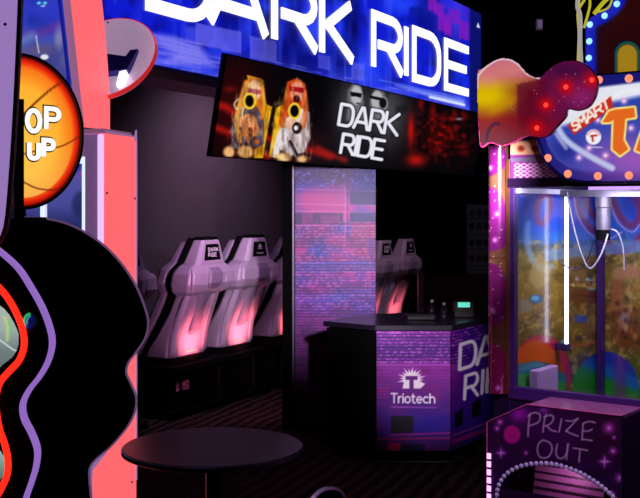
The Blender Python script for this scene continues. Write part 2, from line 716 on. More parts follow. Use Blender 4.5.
for P_, w_ in (([(214, 104), (226, 107), (244, 120), (262, 135)], 7), ([(212, 126), (230, 133), (250, 147), (268, 156)], 6), ([(268, 138), (278, 144)], 5), ([(305, 148), (330, 157)], 5), ([(318, 148), (334, 156), (345, 160)], 4)):
    p.line(P_, w_, (205, 24, 16), .75, 6)
p.blob(230, 89, 6, 3, (120, 20, 10), .7)
# first player: long fair hair, grey top, yellow-ringed toy gun
YEL, YEO = (236, 178, 20), (190, 110, 8)
p.poly([(251, 78), (263, 80), (266, 104), (272, 107), (268, 128), (263, 158), (254, 158), (258, 120)], YEL)
p.poly([(254, 82), (260, 84), (262, 120), (258, 150), (256, 120)], (30, 18, 8), .8)
p.poly([(247, 75), (262, 79), (261, 84), (248, 80)], (214, 150, 30))
p.poly([(245, 80), (256, 78), (262, 88), (262, 110), (264, 125), (256, 140), (238, 142), (233, 120), (240, 95)], (226, 120, 30), 1, 2)
p.poly([(237, 110), (256, 106), (264, 118), (264, 144), (250, 152), (232, 148), (231, 128)], (86, 76, 92), 1, 2)
p.ell(254.5, 90, 7, 10, (248, 200, 150), 1, 2)
p.poly([(247, 88), (262, 90), (261, 94.5), (255, 94), (248, 93)], (168, 60, 90), .9, 1.5)
p.line([(246, 84), (240, 104), (236, 122), (239, 138)], 4.5, (240, 168, 66), .9, 2)
p.line([(249, 84), (243, 110), (241, 128)], 2, (255, 214, 130), .9, 1.5)
p.line([(262, 86), (263, 104), (262, 118)], 3, (230, 130, 40), .9, 2)
p.ell(248, 122, 9, 8, (240, 170, 120), 1, 2)
p.poly([(240, 118), (252, 115), (260, 128), (255, 136), (246, 140), (240, 132)], (232, 150, 90), .9, 2)
for i in range(26):
    p.ell(240 + rng.random() * 18, 126 + rng.random() * 24, 1.6, 2.2, [(30, 10, 10), (236, 140, 40), (90, 40, 30), (200, 90, 40)][i % 4], .9)
p.ell(249.5, 101, 6.8, 8.2, (244, 196, 40))
p.ell(249.5, 101, 4.8, 6.2, (14, 8, 8))
p.line([(238, 99), (234, 104), (236, 109), (241, 108)], 1.3, (240, 220, 190), .9)
p.ell(246, 152, 8, 6, (250, 190, 110), 1, 3)
p.ell(229, 152, 5.5, 5.5, (236, 176, 110), 1, 3)
# second player: red glasses, long red-brown hair, pale top
p.poly([(287, 85), (291, 90), (284, 106), (282, 120), (279, 158), (269, 157), (274, 122), (276, 108), (284, 104)], YEL)
p.poly([(286, 90), (282, 112), (278, 128), (281, 106)], YEO, .9)
p.poly([(287, 82), (297, 78), (305, 84), (307, 100), (308, 120), (304, 140), (284, 138), (279, 122), (286, 100)], (206, 70, 24), 1, 2)
p.poly([(284, 120), (300, 108), (309, 112), (310, 138), (305, 152), (291, 156), (281, 150), (275, 158), (272, 156), (277, 134)], (226, 220, 226), 1, 2)
p.line([(304, 92), (306, 108), (303, 126)], 5, (232, 106, 44), .9, 2)
p.line([(288, 96), (284, 112), (283, 126)], 4.5, (216, 86, 30), .9, 2)
p.ell(297, 92, 7, 10, (232, 140, 110), 1, 2)
p.poly([(289, 86), (305, 88), (304, 93), (298, 92), (290, 91)], (170, 14, 24), 1, 1.2)
p.ell(296.5, 99, 3.4, 4, (60, 8, 14))
p.ell(294.5, 111, 5.8, 8.2, (246, 206, 40))
p.ell(294.5, 111, 3.9, 6.0, (12, 8, 10))
p.ell(292, 124, 7, 6, (240, 190, 160), 1, 2)
p.ell(297, 128, 5, 6, (20, 14, 18))
p.ell(296, 128, 2, 2.5, (240, 240, 245))
p.line([(290, 142), (294, 150), (298, 158)], 4, (30, 24, 30))
p.line([(288, 141), (296, 157)], 1, (180, 180, 190))
p.ell(284, 157, 7, 4.5, (246, 206, 140), 1, 3)
p.ell(302, 159, 5, 3.5, (230, 180, 120), 1, 3)
fig = np.clip(.5 - p.sd_poly([(226, 160), (230, 110), (244, 78), (264, 78), (270, 110), (286, 84), (300, 76), (312, 110), (312, 160)]) / 4, 0, 1)
p.mix(fig * np.clip((p.noise(1.3, 6, 81) - .5) * 3, 0, 1) * .4, (70, 20, 8))
p.mix(fig * np.clip((p.noise(1.2, 7, 82) - .6) * 3, 0, 1) * .35, (255, 220, 160))
p.mix(fig * np.clip((p.noise(8, 12, 83) - .5) * 2, 0, 1) * .45, (50, 8, 6))
for x_, y_, a_ in ((249.5, 101, 0), (294.5, 111, 1)):
    p.ell(x_, y_, 6.4, 8.2, (246, 204, 50))
    p.ell(x_, y_, 4.4, 6.0, (10, 6, 8))
# grey figures behind the small title
p.blob(352, 112, 17, 36, (84, 84, 90), .8)
p.blob(388, 114, 20, 34, (88, 88, 94), .8)
p.mix(np.clip((p.noise(6, 9, 77) - .5) * 2, 0, 1) * (X > 328) * (X < 408) * .5, (10, 10, 12))
p.poly([(348, 90), (353, 83), (361, 86), (363, 98), (365, 118), (358, 124), (347, 120)], (120, 120, 126), .8, 3)
p.ell(356.5, 95, 5.8, 9.5, (186, 186, 192), .95, 2)
p.poly([(350, 91.5), (362, 93.5), (361, 98), (356, 96.5), (351, 96.5)], (12, 12, 14), 1, 1)
p.line([(357, 103), (360, 104)], 1.2, (30, 30, 32))
p.poly([(370, 97), (376, 90), (384, 92), (388, 104), (386, 124), (370, 120)], (116, 116, 122), .8, 3)
p.ell(377, 100, 5.8, 9.5, (180, 180, 186), .95, 2)
p.ell(383, 103, 4.8, 6.6, (140, 140, 146))
p.ell(383, 103, 3.6, 5.2, (16, 16, 18))
p.line([(371, 97), (380, 99)], 3, (16, 16, 18))
for tx, o_, r_, u_ in (('DARK', (338.5, 124.5), (16.4, 3.0), (3.2, -20.5)), ('RIDE', (340.5, 152.5), (15.8, 2.7), (3.0, -18.6))):
    p.text(tx, o_, r_, u_, 5.2, (5, 5, 7), .14, 2.0, .8)
    p.text(tx, o_, r_, u_, 3.3, (232, 230, 242), .14)
# red stage glow at the far end
p.blob(411, 131, 3.2, 15, (215, 16, 12), .9)
p.blob(421, 104, 3, 6, (150, 14, 10), .7)
p.blob(433, 111, 3, 8, (150, 14, 10), .7)
p.blob(416, 160, 9, 6, (210, 22, 18), .85)
p.blob(440, 137, 20, 16, (50, 5, 5), .9)
p.mix((p.noise(4, 4, 78) - .45) * 2 * np.exp(-(((X - 440) / 26) ** 2 + ((Y - 135) / 22) ** 2)), (150, 14, 14))
for i in range(48):
    p.blob(428 + rng.random() * 38, 110 + rng.random() * 46, 1 + rng.random() * 3, 1 + rng.random() * 2.4, (170, 12, 12), .15 + .3 * rng.random())
p.blob(459, 119, 3.5, 1.2, (150, 146, 160), .8)
p.build('screen', SCREEN(), tv)

# ================================================================== PILLAR WITH PRINTED WRAP
PD = 8.25
sc_ = PD / F
PX0, PX1 = (293.4 - CX) * sc_, (376.2 - CX) * sc_
pil = thing('display_pillar', V3((PX0 + PX1) / 2, PD + .2, 0), 'square pillar wrapped in magenta and blue glitch pattern under the video screen', 'pillar')
obj('core', b_box(NB(), PX0 - .085, PX1 + .0, PD + .012, PD + .42, 0, 2.40), MATTE, pil)
obj('edge_strip', b_box(NB(), PX0 - .008, PX0 + .006, PD - .004, PD + .012, 0.04, 2.39), mat('grey_trim', (110, 100, 125), .35, .5), pil)
PS = Surf((PX0, PD, 0), (1, 0, 0))
p = Pic(PS, .014, PX1 - PX0 - .004, .05, 2.39, 100, 330)
X, Y = p.X, p.Y
nm = p.noise(22, 16, 5)
nb = p.noise(2.2, 1.6, 6)
nl = p.noise(9, 1.6, 7)
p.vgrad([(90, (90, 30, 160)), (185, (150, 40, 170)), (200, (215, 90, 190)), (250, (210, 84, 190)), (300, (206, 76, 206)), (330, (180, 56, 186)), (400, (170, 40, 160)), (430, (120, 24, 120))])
p.mix(np.clip((nm - .45) * 2.4, 0, 1) * np.clip((330 - Y) / 30, 0, 1) * .8, (70, 110, 220))
p.mix(np.clip((X - 345) / 26, 0, 1) * np.clip((205 - Y) / 24, 0, 1) * .9, (14, 60, 170))
p.mix(np.clip((188 - Y) / 10, 0, 1) * np.clip(1 - (X - 335) / 30, 0, 1) * .75, (70, 12, 124))
p.mix((nb > .78) * np.clip((192 - Y) / 6, 0, 1) * .75, (150, 160, 240))
def bar(a, b, c, d, col, al=.9):
    p.poly([(a, b), (c, b), (c, d), (a, d)], col, al, .8)
p.mix(np.clip((p.noise(30, 12, 91) - .5) * 3, 0, 1) * np.clip((330 - Y) / 30, 0, 1) * (Y > 226) * .55, (84, 130, 226))
p.mix(np.clip((p.noise(14, 7, 92) - .5) * 3, 0, 1) * (Y > 226) * .5, (120, 30, 150))
bar(294, 193, 344, 214, (214, 96, 178), .55)
bar(350, 189, 377, 205, (40, 40, 150), .85)
bar(294, 213, 343, 224, (96, 24, 140), .9)
bar(302, 213, 313, 224, (190, 60, 170), .6)
bar(320, 215, 340, 224, (206, 84, 176), .5)
bar(350, 212, 377, 222, (46, 44, 150), .85)
bar(351, 223, 377, 238, (216, 70, 160), .7)
bar(353, 238, 368, 256, (224, 70, 150), .6)
bar(294, 257, 377, 261, (190, 60, 160), .55)
bar(294, 262, 377, 272, (120, 130, 226), .6)
bar(294, 276, 350, 284, (110, 100, 200), .5)
for yy in (204, 189.5, 211, 225):
    p.line([(294, yy), (377, yy + 1.5)], .8, (236, 190, 240), .6)
p.line([(345, 186), (345, 245)], 1.6, (236, 170, 236), .5)
p.line([(347.5, 186), (347.5, 236)], .7, (60, 20, 90), .7)
ls = (np.sin(Y * 2 * PI / 2.9) > .1)
p.mix(ls * (Y > 222) * (.22 + .4 * nl), (70, 16, 110))
p.mix((~ls) * (nb > .6) * (Y > 222) * np.clip((345 - Y) / 40, 0, 1) * .55, (240, 150, 220))
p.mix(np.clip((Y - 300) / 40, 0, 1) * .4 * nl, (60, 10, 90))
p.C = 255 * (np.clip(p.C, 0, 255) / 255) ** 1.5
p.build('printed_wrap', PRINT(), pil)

# ================================================================== TICKET DESK
KD = 7.17
ka = V3((376 - CX) * KD / F, KD)
kb = V3((451 - CX) * KD / F, KD)
kl = V3(.035, 7.44)
kr = kb + V3(.29, .435) * 1.75
kbk1 = V3(kr.x - .55, 8.1)
kbk0 = V3(.30, 7.86)
desk = thing('ticket_desk', V3(.6, 7.5, 0), 'angled ticket desk with purple printed panels and a black side', 'desk')


def inset(pts, k):
    c = sum(pts, V3(0, 0)) / len(pts)
    return [(q + (q - c).normalized() * k) for q in pts]


foot = [ka, kb, kr, kbk1, kbk0, kl]
xy = lambda P: [(q.x, q.y) for q in P]
obj('carcass', z_prism(NB(), xy(inset(foot, -.012)), .07, .87), MATTE, desk)
obj('plinth', z_prism(NB(), xy(inset(foot, -.05)), 0, .07), MATTE, desk)
obj('countertop', z_prism(NB(), xy(inset(foot, .014)), .88, .915), mat('counter_black', (34, 28, 46), .3), desk, bevel=.003)
obj('kick_strip', tube(NB(), [ka + V3(-.02, -.015, .012), kb + V3(0, -.015, .012)], .005), STEEL, desk)
K1 = Surf(ka, kb - ka)
K2s = Surf(kb, kr - kb)


def desk_panel(S, w, front):
    p = Pic(S, .004, w - .004, .082, .876, 110 if front else 90, 170)
    X, Y = p.X, p.Y
    n = p.noise(12, 8, 11)
    nl = p.noise(7, 1.5, 12)
    nb = p.noise(2, 1.5, 13)
    sh = 0 if front else -.36 * 0
    Yr = Y - (0 if front else -.26 * (X - 452))
    p.C = np.stack([np.interp(Yr, [331, 352, 365, 380, 400, 425, 451], [c[k] for c in ((170, 60, 190), (120, 34, 170), (176, 66, 190), (150, 44, 170), (110, 24, 150), (74, 16, 150), (104, 16, 120))]) for k in range(3)], -1)
    if front:
        p.mix(np.clip((n - .4) * 1.6, 0, 1) * (Y > 366), (150, 30, 150))
        p.blob(430, 425, 26, 16, (36, 14, 170), .8)
        p.blob(385, 420, 10, 30, (96, 24, 170), .6)
    else:
        p.mix(np.clip((X - 452) / 18, 0, 1) * .7, (60, 26, 150))
    ls = np.sin(Yr * 2 * PI / 3.3) > 0
    p.mix(ls * (Yr < 366) * (.35 + .5 * nl), (60, 14, 120))
    p.mix((~ls) * (nb > .62) * (Yr < 364) * .6, (232, 150, 240))
    p.mix(ls * (Yr > 366) * .14, (40, 8, 90))
    if front:
        p.line([(377, 364.5), (450, 364.5)], 1, (220, 130, 230), .8)
        for yy in (388, 391, 394, 397):
            p.line([(378, yy), (388, yy)], 1.2, (196, 30, 140), .8)
        p.poly([(391, 416), (413, 416), (413, 433), (391, 433)], (14, 10, 46))
        p.line([(391, 435), (450, 433)], 1.6, (200, 40, 170), .8)
        p.line([(377, 439), (450, 438)], 2.6, (170, 30, 130), .8)
        p.poly([(388, 443), (400, 443), (400, 451), (388, 451)], (206, 24, 110), .95)
        p.poly([(401, 444), (425, 444), (425, 451), (401, 451)], (30, 16, 80), .95)
        p.line([(391, 407), (436, 407.6)], .9, (200, 130, 220), .9)
        # spiky emblem with a T in it
        star = []
        cx, cy = 411.5, 379.5
        for i in range(26):
            an = math.radians(200 - i * (220 / 25))
            rr = (15 if i % 4 == 1 else 12.5) if i % 2 else 8.5
            star.append((cx + rr * math.cos(an) * .98, cy - rr * math.sin(an) * .86))
        star = star + [(cx + 9, cy + 9), (cx - 9, cy + 9)]
        p.poly(star, (246, 240, 250))
        p.poly([(405.5, 376), (417.5, 376), (417.5, 380), (413.6, 380), (413.6, 389.5), (409.4, 389.5), (409.4, 380), (405.5, 380)], (120, 36, 150), 1, .7)
        p.text('Triotech', (391.2, 402.6), (9.6, .1), (0, -9.0), 1.55, (244, 240, 250), .17)
    else:
        p.poly([(455, 413), (463, 408), (463, 424), (455, 428)], (10, 8, 36))
        p.poly([(472, 403), (481, 398), (481, 414), (472, 419)], (10, 8, 36))
        p.line([(452, 436), (486, 423)], 1.2, (220, 120, 190), .7)
        p.line([(452, 442), (486, 430)], 4, (190, 30, 140), .7)
        p.text('DA', (459.5, 369.5), (20, -6.0), (1.0, -25), 3.6, (240, 238, 248), .1)
        p.text('RID', (464.5, 399), (17, -5.5), (1.2, -23), 3.4, (240, 238, 248), .26)
    p.C = 255 * (np.clip(p.C, 0, 255) / 255) ** 1.3
    return p.build('printed_panel', PRINT(), desk)


desk_panel(K1.off(.001), (kb - ka).length, True)
desk_panel(K2s.off(.001), (kr - kb).length, False)

# small things on the desk
ZT = .916
t = thing('card_terminal', V3(1.02, 7.66, ZT), 'small terminal with teal lit screen standing on the ticket desk', 'terminal')
obj('body', b_box(NB(), .95, 1.09, 7.64, 7.72, ZT, ZT + .12), BLACK, t, bevel=.006)
obj('screen', b_box(NB(), .975, 1.06, 7.634, 7.641, ZT + .075, ZT + .11), mat('teal_screen', (60, 200, 180), .4, emit=(110, 235, 205), es=.8), t)
for px, nm_, lab, h in ((432, 'bottle', 'small dark bottle at the left of the ticket desk top', .13), (444, 'bottle', 'small dark bottle beside the lit terminal on the ticket desk', .11)):
    q = pt(px, 300, 7.62)
    t = thing('bottle', V3(q.x, 7.62, ZT), lab, 'bottle', 'bottles on the ticket desk')
    obj('flask', lathe(NB(), [(0, 0), (.022, 0), (.024, .01), (.024, h * .6), (.01, h * .78), (.01, h * .86)], (q.x, 7.62, ZT), seg=16), mat('dark_bottle', (20, 18, 30), .08, spec=.8), t, smooth=True)
    obj('cap', lathe(NB(), [(0, h), (.012, h), (.012, h * .86), (0, h * .86)], (q.x, 7.62, ZT), seg=14), mat('pale_cap', (150, 150, 160), .3), t)
t = thing('spectacle_tray', V3(.72, 7.5, ZT), 'low dark tray lying on the middle of the ticket desk', 'tray')
obj('dish', b_box(NB(), .60, .80, 7.46, 7.58, ZT, ZT + .03), BLACK, t, bevel=.008)
obj('rim', tube(NB(), [(.60, 7.46, ZT + .032), (.80, 7.46, ZT + .032), (.80, 7.58, ZT + .032), (.60, 7.58, ZT + .032)], .004, closed=True), BLACK, t)

# low partition behind the desk
t = thing('low_partition', V3(1.15, 9.6, 0), 'low dark red partition with pale end standing behind the ticket desk', 'partition')
obj('panel', b_box(NB(), .92, 1.75, 9.6, 9.72, 0, 1.10), mat('dark_red_panel', (70, 18, 26), .6), t)
obj('end_post', b_box(NB(), .875, .92, 9.57, 9.75, 0, 1.12), mat('pale_post', (150, 140, 155), .5), t)

# notice on the back wall
NS = Surf((15.16 * (466.5 - CX) / F, 15.16, 0), (1, 0, 0))
t = thing('wall_notice', NS.P(.2, .76), 'tall grey notice board with rows of pictograms on the dark back wall', 'notice')
obj('board', s_box(NB(), NS, 0, .45, .74, 1.74, -.03, -.002), mat('notice_back', (60, 58, 62), .6), t)
p = Pic(NS, .005, .445, .745, 1.735, 40, 80)
p.fill((150, 146, 156))
for yy, c in ((213, (90, 84, 100)), (226, (60, 56, 90)), (243, (60, 56, 60)), (258, (110, 40, 70))):
    for k in range(3):
        p.ell(472 + 7 * k, yy, 2.6, 3.4, c)
for yy in (218.5, 234, 249, 266, 270):
    p.line([(469, yy), (488, yy)], 1.2, (90, 88, 96), .8)
p.build('print', PRINT(), t)
# little speaker box high on the back wall; its dim glow is added
t = thing('wall_speaker', pt(540, 24, 15.1), 'tiny speaker box with added dim glow high up on the dark back wall', 'speaker')
q = pt(540, 24, 15.1)
obj('case', b_box(NB(), q.x - .04, q.x + .04, 15.1, 15.19, q.z - .07, q.z + .07), mat('speaker_case', (150, 130, 165), .6, emit=(60, 46, 70), es=.8), t)
obj('grille', b_box(NB(), q.x - .028, q.x + .028, 15.09, 15.1, q.z - .055, q.z + .055), mat('speaker_grille', (90, 70, 105), .6, emit=(104, 84, 120), es=.8), t)

# ================================================================== RIDE SEATS
SHELL = mat('white_shell', (176, 160, 186), .38, var=.05)
SHELL2 = mat('grey_shell', (136, 122, 148), .45, var=.05)
REDL = mat('red_lamp', (255, 120, 110), .4, emit=(255, 150, 140), es=1.1)


def ring(z, c, hd, hw, k=28, e=5.0, yoff=0.0):
    out = []
    for i in range(k):
        a = 2 * PI * (i + .5) / k
        co, si = math.cos(a), math.sin(a)
        x = hw * math.copysign(abs(co) ** (2 / e), co)
        y = hd * math.copysign(abs(si) ** (2 / e), si)
        out.append((x, -(c) + y + yoff, z))
    return out


def oct_(z, c, hd, hw, ch):
    """an outline with cut corners"""
    q = [(hw, hd - ch), (hw - ch, hd), (-hw + ch, hd), (-hw, hd - ch), (-hw, -hd + ch), (-hw + ch, -hd), (hw - ch, -hd), (hw, -hd + ch)]
    return [(x, -c + y, z) for x, y in q]


def seat(logo, label, base, drop=0.0, share=None):
    rz = math.atan2(UR.y, UR.x)
    t = thing('ride_seat', base - V3(0, 0, drop), label, 'seat', 'white motion seats of the ride', rz)
    if share:
        for ch in share.children:
            c = ch.copy()
            COL.objects.link(c)
            c.parent = t
            for g in ch.children:
                d = g.copy()
                COL.objects.link(d)
                d.parent = c
        return t
    # leaning back shell, seen from behind
    prof = [(0, 0, .145, .275, .05), (.06, .01, .135, .272, .05), (.18, .06, .105, .255, .05), (.36, .145, .085, .232, .045), (.56, .225, .075, .222, .04)]
    obj('back_shell', loft(NB(), [oct_(*q) for q in prof]), SHELL, t, True, bevel=.012)
    # raised side rails that leave a channel down the middle
    for s in (-1, 1):
        rr = []
        for z, c, hd, hw in ((.02, .095, .06, .05), (.18, .13, .045, .052), (.36, .20, .04, .056), (.56, .28, .035, .06)):
            rr.append([(x + s * (.212 - .06 * z), y, zz) for x, y, zz in oct_(z, c, hd, hw, .025)])
        obj('side_rail', loft(NB(), rr), SHELL, t, True, bevel=.01)
    # spine in the channel, ending in a rounded cup
    rr = [ring(z, c, hd, hw, 20, 2.4) for z, c, hd, hw in ((.165, .13, .015, .025), (.18, .15, .04, .055), (.215, .175, .055, .075), (.24, .18, .05, .07), (.38, .225, .045, .064), (.56, .295, .045, .085))]
    obj('spine', loft(NB(), rr), SHELL2, t, True, True)
    # shoulders
    prof = [(.50, .21, .07, .225, .03), (.545, .245, .11, .295, .04), (.60, .262, .125, .325, .045), (.69, .275, .12, .318, .045), (.735, .28, .10, .28, .04), (.765, .282, .085, .225, .03)]
    sh = obj('shoulder_wing', loft(NB(), [oct_(*q) for q in prof]), SHELL, t, True, bevel=.008)
    obj('centre_ridge', loft(NB(), [oct_(.565, .355, .03, .07, .015), oct_(.61, .385, .03, .10, .015), oct_(.69, .39, .03, .10, .015), oct_(.735, .37, .02, .085, .01)]), SHELL2, sh, True, bevel=.006)
    for s in (-1, 1):
        rr = [[(x + s * .235, y, zz) for x, y, zz in oct_(z, c, hd, hw, .015)] for z, c, hd, hw in ((.565, .35, .025, .05), (.61, .372, .025, .075), (.70, .375, .02, .07), (.73, .36, .015, .05))]
        obj('wing_pad', loft(NB(), rr), SHELL, sh, True, bevel=.006)
    # head
    prof = [(.75, .278, .09, .215, .03), (.78, .285, .085, .205, .03), (.94, .305, .058, .135, .02), (.965, .308, .05, .122, .02)]
    hd = obj('headrest', loft(NB(), [oct_(*q) for q in prof]), SHELL, t, True, bevel=.008)
    obj('head_cap', loft(NB(), [oct_(.958, .304, .058, .128, .02), oct_(.985, .308, .05, .112, .02)]), MATTE, hd, True, bevel=.008)
    # black pad between the shells, showing as a dark seam
    prof = [(.02, -.125, .03, .255, .02), (.36, .03, .03, .222, .02), (.52, .10, .03, .215, .02), (.60, .12, .03, .285, .02), (.72, .155, .03, .27, .02), (.78, .175, .03, .20, .02), (.975, .225, .03, .122, .02)]
    obj('black_pad', loft(NB(), [oct_(*q) for q in prof]), MATTE, t, True)
    prof = [(.0, -.27, .07, .265, .03), (.36, -.045, .055, .232, .03), (.52, .025, .055, .22, .03), (.60, .04, .06, .29, .03), (.72, .075, .06, .275, .03), (.78, .105, .055, .20, .03), (.94, .155, .04, .125, .02)]
    obj('front_shell', loft(NB(), [oct_(*q) for q in prof]), SHELL2, t, True, bevel=.008)
    # black badge on the head
    bm = NB()
    f = [bm.verts.new(q) for q in ((-.12, -.372, .795), (.12, -.372, .795), (.092, -.368, .925), (-.092, -.368, .925))]
    b2 = [bm.verts.new(q) for q in ((-.12, -.35, .795), (.12, -.35, .795), (.092, -.345, .925), (-.092, -.345, .925))]
    bm.faces.new(f)
    bm.faces.new(b2)
    for i in range(4):
        bm.faces.new((f[i], f[(i + 1) % 4], b2[(i + 1) % 4], b2[i]))
    bd = obj('badge', bm, MATTE, t, True)
    SB = Surf((0, -.3735, .795), (1, 0, 0))
    bm = NB()
    if logo == 'title':
        for tx, v in (('DARK', .068), ('RIDE', .026)):
            u = -.072
            bm = NB()
            for ch in tx:
                w = .033 if ch != 'I' else .008
                glyph_mesh(bm, SB, ch, u, v, w, .036, .008, 0, .0015)
                u += w + .007
            obj('title_word', bm, mat('badge_white', (215, 205, 220), .5), bd, True)
    else:
        for k in range(7):
            an = math.radians(200 - k * 220 / 6)
            strip(bm, SB, [(.016 * math.cos(an), .078 + .016 * math.sin(an)), (.034 * math.cos(an), .078 + .034 * math.sin(an))], .008, 0, .0015)
        glyph_mesh(bm, SB, 'T', -.014, .06, .028, .032, .009, 0, .0015)
        obj('emblem', bm, mat('badge_white', (215, 205, 220), .5), bd, True)
        bm = NB()
        u = -.058
        for ch in 'Triotech':
            w = .004 if ch == 'i' else .0115
            glyph_mesh(bm, SB, ch, u, .022, w, .016, .004, 0, .0015)
            u += w + .004
        obj('wordmark', bm, mat('badge_white', (215, 205, 220), .5), bd, True)
    # glowing lamp slot at the bottom of the channel
    obj('lamp_slot', loft(NB(), [ring(.03, .150, .012, .085, 16, 4), ring(.045, .152, .012, .08, 16, 4)]), REDL, t, True, True)
    obj('foot_plate', loft(NB(), [ring(-.05, -.03, .20, .29, 24, 7), ring(0, -.03, .20, .29, 24, 7)]), MATTE, t, True)
    return t


SB0 = V3(-1.225, 9.02, .47)
rows = [(-1.07, 'white ride seat half hidden behind the pink arcade cabinet', 0), (.03, 'white ride seat with a small title on its head, left of the middle pair', 0),
        (.79, 'white ride seat with a spiky emblem on its head, right of the middle pair', 0), (1.70, 'white ride seat mostly hidden at the left edge of the wrapped pillar', 0),
        (3.56, 'far white ride seat at the right edge of the wrapped pillar', .10), (4.25, 'far white ride seat with clear dark space to its right', .10)]
protoA = protoB = None
for i, (s, lab, dr) in enumerate(rows):
    base = SB0 + UR * s
    if i == 0:
        protoB = seat('emblem', lab, base, dr)
    elif i == 1:
        protoA = seat('title', lab, base, dr)
    else:
        seat('', lab, base, dr, protoB if i in (2, 5) else protoA)
    q = base + NR * .30 + V3(0, 0, .10 - dr)
    lamp('seat_glow', 'SPOT', base + NR * .42 + V3(0, 0, .0 - dr), (255, 112, 118), 26 if i < 4 else 14, .04, base + NR * .14 + V3(0, 0, .17 - dr), 85, .95)
# black motion bases, one per pair
for s0, s1, dr, lab in ((-2.1, -.72, 0, 'black motion base under the seat by the pink cabinet'), (-.36, 1.16, 0, 'black motion base with a small pink sticker under the middle pair'),
                        (1.34, 2.7, 0, 'black motion base left of and behind the pillar'), (3.12, 4.58, .10, 'black motion base under the far pair of seats')):
    c = SB0 + UR * ((s0 + s1) / 2)
    S_ = Surf(V3(SB0.x, SB0.y, 0), UR)
    t = thing('motion_base', V3(c.x, c.y, 0), lab, 'base', 'black bases of the ride seats')
    obj('top_deck', s_box(NB(), S_, s0, s1, .36 - dr, .418 - dr, -.34, .24), MATTE, t, bevel=.01)
    obj('skirt', s_box(NB(), S_, s0 + .03, s1 - .03, .06, .36 - dr, -.30, .19), BLACK, t)
    obj('floor_plate', s_box(NB(), S_, s0 - .02, s1 + .02, 0, .06, -.36, .26), MATTE, t, bevel=.008)
    for k in (0.12, 0.5, .88):
        u = s0 + (s1 - s0) * k
        obj('rib', s_box(NB(), S_, u - .012, u + .012, .06, .36 - dr, .19, .206), mat('rib_dark', (34, 26, 36), .4), t)
    if s0 == -.36:
        S9 = S_.off(.1915)
        a, b = S9.at(176, 392), S9.at(189, 379)
        p = Pic(S9, a[0], b[0], a[1], b[1], 16, 16)
        p.fill((226, 130, 160))
        for k in range(16):
            p.ell(177.5 + 3.2 * (k % 4), 380.5 + 3.2 * (k // 4), 1, 1, (130, 40, 80) if k % 3 else (240, 190, 205))
        p.build('sticker', PRINT(), t)
# ride deck
# ================================================================== ROUND TABLE
TC = pt(213, 446, 4.36)
t = thing('round_table', V3(TC.x, TC.y, 0), 'round dark cafe table on a central column in the foreground', 'table')
TR, TZ = .363, .738
obj('tabletop', lathe(NB(), [(0, TZ - .026), (TR - .012, TZ - .026), (TR, TZ - .02), (TR, TZ - .004), (TR - .004, TZ), (0, TZ)], (TC.x, TC.y, 0), seg=72), mat('table_laminate', (42, 42, 62), .38, var=.25, scale=90, spec=.35), t, smooth=True)
obj('edge_band', lathe(NB(), [(TR - .001, TZ - .022), (TR + .0025, TZ - .02), (TR + .0025, TZ - .005), (TR - .001, TZ - .003)], (TC.x, TC.y, 0), seg=72), mat('edge_band', (96, 88, 112), .25, .3), t, smooth=True)
obj('column', lathe(NB(), [(.03, .03), (.03, TZ - .05)], (TC.x, TC.y, 0), seg=20), mat('column_black', (30, 26, 34), .2, .6), t, smooth=True)
obj('top_bracket', lathe(NB(), [(.03, TZ - .10), (.13, TZ - .026), (0, TZ - .026)], (TC.x, TC.y, 0), seg=20), BLACK, t, smooth=True)
obj('base_plate', lathe(NB(), [(0, 0), (.24, 0), (.24, .012), (.05, .035), (0, .035)], (TC.x, TC.y, 0), seg=40), BLACK, t, smooth=True)

# ================================================================== CHAIR BACK
CH = V3(.205, 3.72, 0)
t = thing('cafe_chair', CH, 'black cafe chair whose round chrome back rim peeks in at the bottom', 'chair', rz=math.radians(62))
hoop = [(-.19, .19, .44), (-.19, .205, .53), (-.17, .215, .61), (-.115, .22, .67), (0, .225, .695), (.115, .22, .67), (.17, .215, .61), (.19, .205, .53), (.19, .19, .44)]
hp = smoothpts(hoop, 6)
obj('back_frame', tube(NB(), hp, .009, 10), mat('satin_chrome', (215, 205, 225), .28, 1.0), t, True, True)
bm = NB()
fr = [bm.verts.new((x * .95, y - .004, z - .006 if z > .6 else z)) for x, y, z in hp]
bk = [bm.verts.new((x * .95, y + .008, z - .006 if z > .6 else z)) for x, y, z in hp]
bm.faces.new(fr)
bm.faces.new(bk)
for i in range(len(fr)):
    j = (i + 1) % len(fr)
    bm.faces.new((fr[i], fr[j], bk[j], bk[i]))
obj('backrest', bm, MATTE, t, True)
obj('seat', lathe(NB(), [(0, .42), (.19, .42), (.205, .435), (.2, .455), (.17, .465), (0, .462)], (0, 0, 0), seg=36), BLACK, t, True, True)
for sx in (-1, 1):
    for sy in (-1, 1):
        obj('leg', tube(NB(), [(sx * .15, sy * .15, .42), (sx * .19, sy * .20, 0.0)], .011), CHROME, t, True, True)

